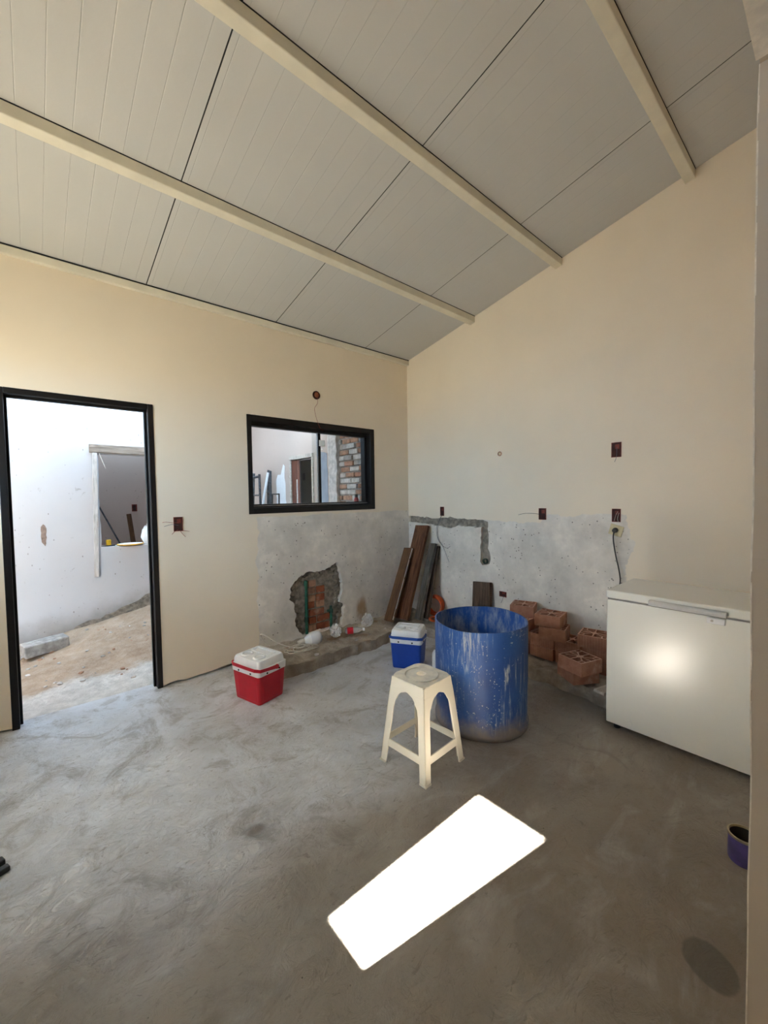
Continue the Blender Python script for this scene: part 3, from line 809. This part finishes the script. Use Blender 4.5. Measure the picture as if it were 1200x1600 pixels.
hbrick(-.225, -2.150, Z0+.184, 12, 'upper right hollow clay brick, ribbed, touching the freezer side')
hbrick(-.455, -2.130, Z0+.004, -32, 'lower hollow clay brick of the front pair at the ledge edge', (0, 0), False)
hbrick(-.515, -2.170, Z0+.097, -18, 'front hollow clay brick with dark open cells, upper of the pair', (0, 0), False)
o = MB().box((-.10, -.035, 0), (.10, .035, .018)).build('wood_scrap', M['wood_pale'], None, .002)
o.location = (-.50, -2.345, .120); o.rotation_euler = (0, math.radians(3), math.radians(-12)); tag(o, 'short pale wood scrap lying under the front bricks', 'wood scrap')

# ---- leaning planks
def plank(bot, top, width, thick, wdir, m, label, seed=0):
    bot, top = Vector(bot), Vector(top); ax = (top-bot); Ln = ax.length; z = ax.normalized()
    y = Vector(wdir); y = (y-z*y.dot(z)).normalized(); x = y.cross(z)
    mb = MB(); rnd = random.Random(seed); bm = mb.bm; rings = []
    for i in range(13):
        s = Ln*i/12; w_ = width/2+rnd.uniform(-.002, .002)
        rings.append([bm.verts.new((a*thick/2, b*w_, s)) for a, b in ((-1, -1), (1, -1), (1, 1), (-1, 1))])
    mb.skin(rings); bm.faces.new(rings[0]); bm.faces.new(rings[-1])
    o = mb.build('timber_plank', m, None, .003)
    o.matrix_world = Matrix(((x.x, y.x, z.x, bot.x), (x.y, y.y, z.y, bot.y), (x.z, y.z, z.z, bot.z), (0, 0, 0, 1)))
    return tag(o, label, 'plank', 'timber planks leaning in the corner')
plank((-.565, -.265, .118), (-.198, -.200, .835), .125, .028, (0, 1, 0), M['wood_brown'], 'short brown plank with pale edge, foremost of the leaning planks', 1)
plank((-.420, -.305, .118), (-.058, -.275, 1.075), .185, .036, (0, 1, 0), M['wood_red'], 'tallest reddish brown plank leaning in the corner', 2)
plank((-.300, -.430, .118), (-.054, -.430, .890), .105, .030, (.25, 1, 0), M['wood_grey'], 'grey cement-crusted plank leaning beside the orange conduit', 3)
plank((-.225, -.475, .118), (-.016, -.452, .860), .080, .024, (.3, 1, 0), M['wood_dark'], 'narrow dark plank tucked behind the grey one', 4)
MB().box((-.015, -.0635, .02), (-.004, -.0600, .80)).build('pale_edge', M['wood_limed'], [o_ for o_ in bpy.data.objects if o_.name == 'timber_plank'][0])
# ---- dark offcut against gable wall
o = MB().box((-.022, -.098, 0), (.022, .098, .47)).build('wood_offcut', M['wood_dark'], None, .006)
o.location = (-.122, -1.085, .105); o.rotation_euler = (math.radians(-5), math.radians(10), 0)
tag(o, 'dark squat wood offcut leaning on the wall behind the drum', 'wood scrap')

# ---- orange conduit coil
t = thing('conduit_coil', 'coil of orange corrugated conduit leaning behind the planks', 'conduit', (-.078, -.462, .125))
for kk, (cx, cy, cz, R, ax) in enumerate(((0, 0, .112, .095, (-1, -.15, .05)), (.028, .006, .110, .093, (-1, -.15, .05)), (-.028, -.012, .109, .092, (-1, -.15, .08)), (-.125, -.135, .014, .070, (0, 0, 1)))):
    mb = MB(); p, x, y = mb.frame((cx, cy, cz), ax); pts = []; rr = []
    N = 84
    for i in range(N+1):
        a = 2*PI*i/N; pts.append(p+x*R*math.cos(a)+y*R*math.sin(a)); rr.append(.0135 if i % 2 else .0110)
    mb.tube(pts, rr, 10, False); mb.build('loop', M['orange'], t, 0, True, 2, 70)

# ---- cables on the ledge
def cable(name, label, pts, r, m, cat='cable', k=8):
    o = MB().tube(spline(pts, k), r, 7).build(name, m, None, 0, True); return tag(o, label, cat)
cable('loose_cable', 'thin black cable looping over the ledge behind the drum', [(-.24, -.72, .125), (-.18, -.72, .135), (-.12, -.72, .17), (-.06, -.78, .20), (-.05, -.84, .185), (-.10, -.88, .14), (-.13, -.95, .118)], .0035, M['wire_black'])

# ---- big bulb with its cord
t = thing('light_bulb', 'large white lamp bulb with a tangled cord lying on the ledge', 'bulb', (-1.475, -.275, .165))
ax = Vector((.86, -.30, .12)).normalized()
MB().lathe([(0, .088), (.024, .086), (.044, .074), (.055, .052), (.057, .02), (.050, -.012)], (0, 0, 0), ax, 28).build('globe', M['bulb_glass'], t, 0, True)
MB().lathe([(.050, -.012), (.046, -.030), (.030, -.060), (.022, -.068)], (0, 0, 0), ax, 28).build('neck', M['plastic_white'], t, 0, True)
MB().lathe([(.020, -.064), (.021, -.10), (.014, -.13), (0, -.132)], (0, 0, 0), ax, 20).build('socket', M['cord_white'], t, 0, True)
pts = [Vector((-1.475, -.275, .165))+ax*-.128]
rc = random.Random(8)
for i in range(26):
    a = i*.80; R = .10+.05*math.sin(i*.9); pts.append(Vector((-1.655+.04*math.sin(i*.37)+R*math.cos(a)*1.15, -.33+R*math.sin(a)*.62, .122+.012*((i*7) % 5)/4)))
pts += [Vector(p) for p in ((-1.70, -.22, .14), (-1.78, -.15, .19), (-1.84, -.09, .24), (-1.845, -.035, .22), (-1.80, -.03, .14), (-1.77, -.06, .118))]
o = MB().tube([p-t.location for p in spline(pts, 6)], .0042, 7).build('cord', M['cord_white'], t, 0, True); tag(o, 'tangled off-white cord')

# ---- plastic litter on the ledge
def bag(name, label, loc, s, seed):
    bm = bmesh.new(); bmesh.ops.create_icosphere(bm, subdivisions=4, radius=1)
    for v in bm.verts:
        n1 = noise.fractal(v.co*2.2+Vector((seed, 0, 0)), 1.0, 2.0, 4)
        f = 1+.42*n1; v.co = Vector((v.co.x*s[0]*f, v.co.y*s[1]*f, max(v.co.z*s[2]*f, -s[2]*.8)))
    me = bpy.data.meshes.new(name); bm.to_mesh(me); bm.free(); me.materials.append(M['film'])
    o = linkmesh(name, me); o.location = loc; tag(o, label, 'plastic bag')
bag('plastic_bag', 'crumpled clear plastic bag beside the bulb on the ledge', (-1.215, -.255, .165), (.055, .045, .062), 3)
bag('plastic_bag', 'crumpled clear plastic bag under the rust stain', (-.800, -.210, .165), (.055, .045, .068), 9)
t = thing('plastic_bottle', 'squashed clear bottle with a red label lying on the ledge', 'bottle', (-1.055, -.300, .146), math.radians(-35))
MB().lathe([(.0, -.07), (.028, -.066), (.032, -.05), (.030, -.02), (.032, .02), (.030, .05), (.014, .085), (.012, .10)], (0, 0, 0), (1, 0, .05), 20).build('body', M['film'], t, 0, True)
MB().lathe([(.0325, -.048), (.0315, -.02), (.0328, .008)], (0, 0, 0), (1, 0, .05), 20).build('label', M['red'], t, 0, True)
MB().lathe([(.0145, .096), (.0145, .116), (0, .117)], (0, 0, 0), (1, 0, .05), 16).build('cap', M['plastic_white'], t, 0, True)

# ---- loose cement fragments on the ledge and by its foot
rf = random.Random(17)
spots = [(-1.86, -.46), (-1.74, -.40), (-1.35, -.44), (-1.28, -.12), (-1.18, -.14), (-1.30, -.34), (-1.00, -.12), (-.92, -.40), (-.70, -.36), (-1.55, -.47), (-.60, -.40), (-.86, -.10), (-1.42, -.15), (-1.10, -.42)]
for x, y in spots:
    sz = rf.uniform(.012, .030); bm = bmesh.new(); bmesh.ops.create_icosphere(bm, subdivisions=1, radius=sz)
    for v in bm.verts: v.co = Vector((v.co.x*rf.uniform(.7, 1.3), v.co.y*rf.uniform(.7, 1.2), v.co.z*rf.uniform(.4, .75)))
    me = bpy.data.meshes.new('cement_fragment'); bm.to_mesh(me); bm.free(); k_ = rf.randrange(3); me.materials.append((M['mortar'], M['ledge'], M['brick_lime'])[k_])
    o = linkmesh('cement_fragment', me); o.location = (x, y, .096+sz*.2); tag(o, 'small '+('dark grey', 'brownish', 'pale limy')[k_]+' cement fragment on the ledge below the window', 'rubble', 'cement fragments on the ledge')
# ---- water pipes in the recess
t = thing('water_pipe', 'tall green water pipe in the broken wall recess', 'pipe', (-1.360, .018, .10))
MB().cyl((0, 0, 0), (.004, 0, .50), .0145, n=16).build('tube', M['green_pipe'], t, 0, True)
MB().lathe([(.0, .52), (.012, .518), (.019, .505), (.019, .47), (.0165, .468)], n=18).build('end_cap', M['green_pipe'], t, 0, True)
MB().cyl((0, 0, .12), (0, 0, .17), .0195, n=18).build('coupling', M['green_dark'], t, .002)
t = thing('water_pipe', 'short green water pipe with a valve in the broken wall recess', 'pipe', (-1.085, .014, .10))
MB().cyl((0, 0, 0), (0, 0, .16), .0135, n=16).build('tube', M['green_pipe'], t, 0, True)
MB().lathe([(.014, .15), (.020, .155), (.021, .19), (.013, .20), (.013, .225), (.0, .228)], n=18).build('valve_body', M['green_dark'], t, 0, True)
MB().cyl((-.045, -.006, .185), (.0, -.004, .18), .0125, n=14).build('side_branch', M['green_dark'], t, .002)

# ---- junction boxes set in the walls
def jbox(wall, u, z, w, h, label, wires):
    """box seated in the plaster: wall 'A' faces -y (u = x), wall 'B' faces -x (u = y)"""
    if wall == 'A': Mx = Matrix.Translation((u, 0, z))
    else: Mx = Matrix.Translation((0, u, z)) @ Matrix.Rotation(-PI/2, 4, 'Z')
    t = thing('junction_box', label, 'electrical box', Mx.translation, 0)
    t.rotation_euler = Mx.to_euler()
    o_ = [(-w/2, -h/2), (w/2, -h/2), (w/2, h/2), (-w/2, h/2)]; k = .004
    i_ = [(-w/2+k, -h/2+k), (w/2-k, -h/2+k), (w/2-k, h/2-k), (-w/2+k, h/2-k)]
    f = lambda u, v, w_: (u, w_, v)
    MB().prism([o_, i_], f, -.006, .0).build('rim', M['box_red'], t, .001)
    MB().box((-w/2+k, -.0015, -h/2+k), (w/2-k, -.0005, h/2-k)).build('back', M['box_in'], t)
    MB().box((-w*.12, -.004, h*.05), (w*.30, -.0015, h*.36)).build('lug', M['box_red'], t, .001)
    for pts, mt in wires:
        MB().tube(spline(pts, 6), .0017, 6).build('wire', mt, t, 0, True)
    return t
WB, WG, WR = M['wire_black'], M['wire_grey'], M['wire_red']
jbox('A', -2.458, 1.219, .064, .108, 'red junction box with frayed wires in the wall by the door', [
    ([(0, -.006, .01), (-.04, -.02, .012), (-.085, -.02, .02), (-.11, -.015, .018)], WR), ([(0, -.006, -.01), (-.05, -.02, .0), (-.10, -.018, -.012)], WG),
    ([(0, -.006, -.04), (-.03, -.02, -.055), (-.05, -.018, -.075)], WR), ([(.01, -.006, -.045), (.02, -.018, -.07), (.045, -.016, -.10)], WR), ([(.02, -.006, -.05), (.05, -.018, -.055), (.075, -.016, -.06)], WR)])
jbox('B', -.510, 1.236, .052, .096, 'small red junction box with long dark wires above the groove', [
    ([(0, -.006, -.03), (-.02, -.03, -.10), (-.055, -.03, -.18), (-.05, -.02, -.29), (.01, -.02, -.36), (.08, -.02, -.385), (.12, -.02, -.36)], WB),
    ([(0, -.006, -.03), (-.015, -.022, -.10), (-.05, -.022, -.19), (-.045, -.015, -.29), (.01, -.015, -.36), (.06, -.015, -.45), (.105, -.02, -.53)], WG)])
jbox('B', -1.632, 1.236, .066, .098, 'red junction box with one wire sticking out sideways', [([(0, -.006, -.005), (-.07, -.03, .004), (-.15, -.03, .002), (-.215, -.02, -.012)], WB)])
jbox('B', -2.208, 1.728, .068, .110, 'highest red junction box on the gable wall, above the socket', [([(.005, -.006, .02), (.008, -.02, -.05), (-.006, -.018, -.09)], WG)])
jbox('B', -2.212, 1.240, .060, .098, 'red junction box directly above the yellowed socket plate', [([(.012, -.006, .03), (0, -.012, 0), (-.012, -.008, -.04)], M['cord_white']), ([(.02, -.006, .02), (.012, -.012, -.02), (.016, -.008, -.05)], M['cord_white'])])
jbox('B', -1.245, .475, .075, .050, 'low red junction box near the wood offcut', [([(.01, -.006, -.01), (.012, -.025, -.04), (-.01, -.02, -.08)], WB)])
t = thing('junction_box', 'round rusty lamp outlet above the window with a dangling wire', 'electrical box', (-1.212, 0, 2.375))
MB().lathe([(.040, 0), (.040, .006), (.034, .006), (.034, .001), (0, .001)], (0, 0, 0), (0, -1, 0), 20).build('rim', M['box_in'], t)
MB().lathe([(.026, .001), (.022, .010), (0, .012)], (.004, 0, .004), (0, -1, 0), 10).build('clay_plug', M['brick_dark'], t)
MB().tube(spline([(.008, -.006, -.03), (0, -.02, -.08), (-.035, -.025, -.13), (-.025, -.025, -.20), (0, -.025, -.27), (.03, -.028, -.325), (.055, -.03, -.325)], 8), .0018, 6).build('wire', M['wire_red'], t, 0, True)
t = thing('blanking_cap', 'tiny round cap set in the bare upper gable wall', 'cap', (0, -1.214, 1.784))
MB().lathe([(.022, 0), (.022, .004), (.015, .004), (.015, .002), (0, .002)], (0, 0, 0), (-1, 0, 0), 18).build('ring', M['brick_old'], t)
MB().lathe([(.012, .0), (.011, .005), (0, .006)], (0, 0, 0), (-1, 0, 0), 14).build('plug_disc', M['plate'], t)
# socket plate, plug and flex
t = thing('socket_plate', 'yellowed socket plate hanging askew above the freezer', 'socket', (-.004, -2.213, 1.128), 0, None, (math.radians(16), 0, 0))
MB().box((-.007, -.046, -.040), (0, .046, .040)).build('plate', M['plate'], t, .002)
MB().box((-.0085, -.022, -.020), (-.006, .022, .020)).build('outlet_face', M['plate'], t, .001)
t = thing('power_plug', 'black plug and flex of the freezer in the socket', 'plug', (-.010, -2.213, 1.132))
MB().lathe([(.017, 0), (.019, .012), (.016, .032), (.0, .036)], (-.002, 0, 0), (-1, 0, -.15), 18).build('plug_body', M['rubber'], t, 0, True)
MB().tube(spline([(-.026, .0, -.008), (-.034, .006, -.04), (-.030, .004, -.10), (-.028, -.012, -.20), (-.028, -.030, -.28), (-.028, -.042, -.36), (-.028, -.045, -.45), (-.03, -.12, -.60), (-.05, -.30, -.80), (-.12, -.36, -.95)], 8), .0048, 8).build('flex', M['rubber'], t, 0, True)

# ---- purple tin by the doorway pier
t = thing('paint_tin', 'small open purple tin on the floor by the doorway pier', 'tin', (-1.292, -3.118, 0))
MB().lathe([(.0, 0), (.046, 0), (.0475, .006), (.0475, .096)], n=36).build('body', M['purple'], t, 0, True)
MB().lathe([(.0475, .094), (.0505, .096), (.0505, .104), (.045, .105), (.043, .098)], n=36).build('rim', M['tin'], t, 0, True)
MB().lathe([(.0445, .100), (.0445, .03), (0, .03)], n=36).build('inside', M['hole_dark'], t, 0, True)

# ---- black cable end at the left edge of the floor
t = thing('extension_lead', 'black plug and scrap of flex on the floor at far left', 'plug', (-3.480, -1.240, 0), math.radians(20))
MB().box((-.03, -.018, .001), (.055, .018, .030)).build('plug_body', M['rubber'], t, .007, True, 3)
MB().box((-.02, -.060, .001), (.055, -.030, .022)).build('adaptor_block', M['rubber'], t, .006, True, 3)
MB().tube(spline([(-.03, 0, .014), (-.08, .02, .008), (-.12, .08, .006), (-.06, .14, .006), (.02, .10, .006), (.05, .125, .008), (.02, .15, .006)], 8), .0048, 8).build('flex', M['rubber'], t, 0, True)

# ================================================================== YARD SEEN THROUGH DOOR AND WINDOW
def gz(x, y):
    base = -.02+max(0, min(1, (y-.3)/1.7))*(-.07+max(0, min(1.15, (x+3.44)/1.19))*.216)
    return base+.018*noise.fractal(Vector((x*2.3, y*2.3, 1.7)), 1.0, 2.0, 5)+.006*noise.noise(Vector((x*14, y*14, 3)))
mb = MB(); bm = mb.bm; NX, NY = 150, 130; g = []
for i in range(NX+1):
    row = []
    for j in range(NY+1):
        x = -5.0+i*5.3/NX; y = .10+j*4.8/NY; row.append(bm.verts.new((x, y, gz(x, y) if y > .14 else -.02)))
    g.append(row)
for i in range(NX):
    for j in range(NY): bm.faces.new((g[i][j], g[i+1][j], g[i+1][j+1], g[i][j+1]))
o = mb.build('yard_ground', M['ground'], None, 0, True, 2, 80); tag(o, 'bare brown earth of the yard beyond the open door', 'ground', None, 'structure')
# far yard wall with an unglazed opening
YW = 2.20
wY = struct('wall_yard')
op = [(-2.712, .880), (-2.55, .872), (-2.40, .862), (-2.20, .868), (-1.75, .87), (-1.75, 1.932), (-2.712, 1.932)]
MB().prism([[(-6.5, -.4), (-1.15, -.4), (-1.15, 2.60), (-6.5, 2.60)], jag(op, .06, .006, True, rA)], fA, YW, YW+.15).build('limewashed_wall', M['outwall'], wY)
MB().prism([jag([(-3.225, 1.14), (-3.205, 1.16), (-3.19, 1.155), (-3.188, 1.02), (-3.20, .93), (-3.222, .97), (-3.23, 1.0)], .03, .006, True, rA)], fA, YW-.002, YW+.001).build('bare_patch', M['bare'], wY)
mb = MB(); bs = [(-3.02, -.03), (-2.98, .02)] + jag([(-2.92, .055), (-2.75, .07), (-2.55, .14), (-2.42, .19), (-2.30, .25), (-2.2, .28)], .05, .012, False, rA) + [(-1.2, .30), (-1.2, -.3), (-3.05, -.3)]
mb.prism([bs], fA, YW-.012, YW).build('damp_footing', M['cement_core'], wY)
t = thing('window_lintel', 'pale timber lintel over the unglazed opening across the yard', 'lintel', (-2.3, YW, 1.985))
MB().box((-.49, -.022, -.050), (.56, .03, .046)).build('board', M['wood_lintel'], t, .006)
o = MB().box((-.022, -.020, -.70), (.022, .0, .69)).build('door_batten', M['wood_limed'], None, .003)
o.location = (-2.755, YW-.003, 1.245); o.rotation_euler = (0, math.radians(1.2), 0); tag(o, 'upright limed batten at the left side of the yard opening', 'batten')
o = MB().tube(spline([(-2.70, YW-.02, 1.93), (-2.66, YW-.04, 1.80), (-2.645, YW-.04, 1.76)], 6), .003, 6).build('hanging_string', M['cord_white'], None, 0, True); tag(o, 'short pale string hanging from the yard lintel', 'string')
# room behind that opening
for nm_, lo_, hi_ in (('wall_shed_back', (-6.0, 4.0, -.3), (-1.15, 4.12, 2.6)), ('wall_shed_right', (-1.25, YW+.15, -.3), (-1.15, 4.0, 2.6)), ('wall_shed_left', (-6.0, YW+.15, -.3), (-5.9, 4.0, 2.6))): MB().box(lo_, hi_).build('shaded_wall', M['outplaster'], struct(nm_))
MB().box((-6.0, YW+.15, -.35), (-1.15, 4.0, -.1)).build('rough_screed', M['ledge'], struct('floor_shed'))
MB().box((-6.5, 2.20, 2.60), (-1.10, 3.72, 2.68)).build('shed_roof', M['panel'], struct('ceiling_shed'))  # unseen roof, stopped short so sky lights the back wall
MB().box((-1.10, 1.70, 3.10), (.25, 5.3, 3.18)).build('side_shade_cover', M['panel'], struct('ceiling_yard_shade'))  # unseen cover added to cut sky light over the side yard
o = MB().cyl((-2.60, 3.97, 1.46), (-1.98, 3.55, -.09), .011, n=10).build('steel_rod', M['steel_dark'], None); tag(o, 'thin dark rod slanting inside the yard opening', 'rod')
o = MB().box((-.03, -.02, 0), (.03, .02, 1.30)).build('timber_stake', M['wood_brown'], None, .003); o.location = (-2.07, 3.70, -.10); o.rotation_euler = (math.radians(-6), math.radians(-5), 0); tag(o, 'brown timber stake leaning inside the yard opening', 'stake')
t = thing('junction_box', 'tiny dark red junction box inside the yard opening', 'electrical box', (-2.078, 3.998, 1.275))
MB().box((-.036, -.006, -.055), (.036, .0, .055)).build('rim', M['box_red'], t, .002); MB().box((-.024, -.008, -.045), (.020, -.004, .040)).build('back', M['box_in'], t)
t = thing('serving_plate', 'white plate with a yellow rim on the yard window sill', 'plate', (-2.42, 2.268, .866))
MB().lathe([(0, .002), (.07, .002), (.10, .010), (.125, .020), (.13, .020)], n=40).build('dish', M['white_paint'], t, 0, True)
MB().lathe([(.128, .0225), (.138, .019), (.136, .012), (.08, .0), (0, .0)], n=40).build('rim', M['yellow'], t, 0, True)
t = thing('tape_measure', 'yellow tape measure standing on the yard window sill', 'tool', (-2.638, 2.26, .874), math.radians(20))
MB().box((-.022, -.018, 0), (.022, .018, .075)).build('case', M['yellow'], t, .008, True, 3); MB().box((.018, -.012, .015), (.026, .012, .055)).build('grip', M['rubber'], t, .003)
MB().box((-.10, -.025, .0), (.06, -.010, .012)).build('blade', M['rubber'], t, .002)
t = thing('plastic_sack', 'white sack on the yard window sill at the door edge', 'sack', (-2.225, 2.285, .867))
bm = bmesh.new(); bmesh.ops.create_icosphere(bm, subdivisions=4, radius=1)
for v in bm.verts:
    f = 1+.22*noise.fractal(v.co*2.0+Vector((5, 0, 0)), 1.0, 2.0, 3); v.co = Vector((v.co.x*.068*f*(1.15-.35*(v.co.z > 0)*v.co.z), v.co.y*.05*f, (v.co.z+.86)*.115*f))
    v.co.z = max(v.co.z, 0)
me = bpy.data.meshes.new('sack_body'); bm.to_mesh(me); bm.free(); me.materials.append(M['white_paint'])
for f in me.polygons: f.use_smooth = True
linkmesh('sack_body', me, t)
MB().lathe([(.016, .20), (.010, .215), (.02, .24), (0, .242)], n=12).build('tied_neck', M['white_paint'], t, 0, True)
o = MB().box((-.17, -.085, -.04), (.17, .085, .075)).build('kerb_block', M['mortar'], None, .012); o.location = (-3.245, 1.70, .0); o.rotation_euler = (math.radians(1), math.radians(-2), math.radians(14)); tag(o, 'grey concrete block lying in the yard by the door', 'block')
rg = random.Random(21)
for i in range(46):
    x = rg.uniform(-3.45, -2.35); y = rg.uniform(.35, 2.1); s = rg.uniform(.008, .026)
    bm = bmesh.new(); bmesh.ops.create_icosphere(bm, subdivisions=1, radius=s)
    for v in bm.verts: v.co *= rg.uniform(.65, 1.2); v.co.z *= .6
    me = bpy.data.meshes.new('rubble_stone'); bm.to_mesh(me); bm.free(); k_ = rg.randrange(3); me.materials.append((M['mortar'], M['brick_old'], M['brick_lime'])[k_])
    o = linkmesh('rubble_stone', me); o.location = (x, y, gz(x, y)+s*.25); tag(o, 'small '+('dark grey', 'reddish brown', 'pale limy')[k_]+' stone of the rubble strewn over the yard earth', 'stone', 'rubble stones on the yard earth')

# side yard wall on the line of the gable: plaster, doorway, pilaster, bare bricks
XW = .05
wS = struct('wall_side')
MB().prism([[(1.66, -.4), (4.75, -.4), (4.75, 3.05), (1.66, 2.6)], [(2.19, -.3), (2.86, -.3), (2.86, 2.03), (2.19, 2.03)]], fB, XW, XW+.15).build('weathered_plaster', M['outplaster'], wS)
MB().box((-1.2, 4.6, -.4), (XW+.15, 4.75, 2.95)).build('end_plaster', M['outplaster'], wS)
MB().box((XW+.02, .16, -.4), (XW+.15, 1.66, 2.6)).build('mortar_bed', M['mortar'], wS)
MB().prism([jag([(1.74, 1.0), (1.98, 1.0), (2.0, 2.02), (1.99, 2.10), (1.77, 2.06), (1.75, 1.6)], .06, .01, True, rA)], fB, XW-.006, XW).build('blue_grey_skim', M['bluegrey'], wS)
MB().prism([jag([(1.47, .6), (1.63, .6), (1.65, 1.4), (1.66, 2.0), (1.69, 2.25), (1.55, 2.5), (1.46, 2.5), (1.45, 1.7)], .07, .012, True, rA)], fB, XW-.05, XW+.02).build('pilaster', M['brick_lime'], wS)
MB().prism([jag([(3.08, .8), (3.36, .8), (3.42, 1.3), (3.44, 1.72), (3.36, 1.80), (3.24, 1.80), (3.16, 1.98), (3.10, 1.95), (3.12, 1.75), (3.08, 1.6)], .07, .012, True, rA)], fB, XW-.003, XW).build('white_paint_patch', M['white_paint'], wS)
rb = random.Random(4)
for r in range(17):
    z = 1.12+r*.079; y = .18-rb.uniform(0, .18); 
    while y < 1.40:
        ln = rb.uniform(.17, .22); ya, yb = max(y, .17), min(y+ln, 1.44)
        if yb-ya > .04:
            pr = rb.uniform(-.012, .014)
            MB().box((XW-.010+pr, ya, z), (XW+.03, yb, z+.060)).build('brick', rb.choice([M['brick_old'], M['brick_old'], M['brick_lime'], M['brick_lime'], M['mortar'], M['brick']]), wS, .005, False, 1)
        y += ln+.016
d2 = struct('door_2')
MB().box((XW-.03, 2.15, 2.03), (XW+.12, 2.90, 2.09)).build('head', M['wood_pale'], d2, .005)
MB().box((XW-.02, 2.86, -.3), (XW+.12, 2.905, 2.03)).build('jamb', M['wood_pale'], d2, .005)
MB().box((XW-.02, 2.145, -.3), (XW+.12, 2.19, 2.03)).build('jamb', M['wood_pale'], d2, .005)
MB().box((XW+.004, 2.66, -.2), (XW+.044, 2.858, 2.02)).build('leaf', M['wood_door'], d2, .004)
MB().box((XW-.008, 2.668, 1.2), (XW+.004, 2.690, 1.7)).build('bolt_rail', M['wood_pale'], d2, .003)
MB().box((XW+.6, 1.5, -.3), (XW+.7, 4.6, 2.5)).build('dark_inner_wall', M['hole_dark'], d2)  # near-black colour stands in for the darkness of the unlit room
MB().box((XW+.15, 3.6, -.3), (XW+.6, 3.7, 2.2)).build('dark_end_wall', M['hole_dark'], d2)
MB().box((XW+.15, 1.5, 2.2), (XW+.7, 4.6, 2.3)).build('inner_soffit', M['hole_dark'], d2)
# gear leaning against that wall
def strut(name, label, cat, segs, m):
    t = thing(name, label, cat, (0, 0, 0))
    for i, (a, b, r) in enumerate(segs): MB().cyl(a, b, r, n=8).build('tube', m, t)
    return t
strut('scaffold_trestle', 'dark metal trestle at far left beyond the window', 'trestle', [((-.22, 3.98, .1), (-.10, 4.05, 1.86), .024), ((-.10, 3.75, .1), (-.06, 3.90, 1.84), .024), ((-.16, 4.0, 1.45), (-.08, 3.84, 1.45), .016), ((-.14, 4.02, 1.78), (-.07, 3.86, 1.80), .024)], M['steel_dark'])
strut('scaffold_trestle', 'dark metal trestle right of the leaning white board', 'trestle', [((-.12, 3.36, .1), (-.05, 3.46, 1.88), .024), ((-.08, 3.62, .1), (-.04, 3.55, 1.90), .024), ((-.08, 3.44, 1.5), (-.06, 3.58, 1.5), .016)], M['steel_dark'])
o = MB().cyl((-.34, 3.66, .15), (-.15, 3.34, 1.84), .022, n=10).build('white_pole', M['white_paint'], None); tag(o, 'slanting white pole between the metal trestles', 'pole')
t = thing('metal_stand', 'small black metal stand below the white paint patch', 'stand', (0, 0, 0))
for a, b in (((-.22, 3.16, .1), (-.18, 3.12, 1.46)), ((-.22, 2.86, .1), (-.18, 2.88, 1.46)), ((-.18, 3.12, 1.46), (-.18, 2.88, 1.46))): MB().cyl(a, b, .012, n=8).build('bar', M['rubber'], t)
t = thing('red_flask', 'small red bottle on the outer sill at the window corner', 'bottle', (-.600, .205, 1.270))
MB().lathe([(0, 0), (.024, 0), (.026, .006), (.026, .105), (.018, .125), (.016, .13)], n=24).build('body', M['red'], t, 0, True)
MB().lathe([(.017, .128), (.018, .160), (0, .161)], n=18).build('cap', M['rubber'], t, 0, True)
MB().lathe([(.0075, .0), (.006, .0015), (0, .0015)], (-.012, -.0235, .072), (-.45, -.9, 0), 12).build('white_dot', M['white_paint'], t)
MB().box((WX0-.03, T, 1.235), (WX1+.03, T+.11, 1.268)).build('outer_sill', M['mortar'], w1, .004)

# unseen masses added to shape the light: sun block, screen roof, bounce ground
nb = struct('wall_light_shapers')
MB().box((-9.0, .05, -.3), (-5.0, 9.0, 7.6)).build('added_sun_block', M['outplaster'], nb)  # unseen block added to keep direct sun off the yard
MB().box((-6.3, -2.245, 2.62), (XL-T, .15, 2.70)).build('added_sun_screen', M['panel'], nb)  # unseen roof added to block sun and trim the floor patch
MB().box((-30, -20, -.20), (XL-T, .10, -.12)).build('added_bounce_ground', M['soil'], nb)  # unseen sunlit ground added for bounce through the left openings
MB().box((-6.6, 5.2, -.4), (1.2, 5.4, 3.2)).build('yard_end_wall', M['outplaster'], nb)
# enclosed space behind the doorway
wb_ = struct('wall_behind')
mb = MB(); mb.box((XL-T, -6.3, -.12), (.1, -6.2, 2.75)); mb.box((.0, -6.2, -.12), (.12, YB-.3, 2.75)); mb.build('plaster_coat', M['wall'], wb_)
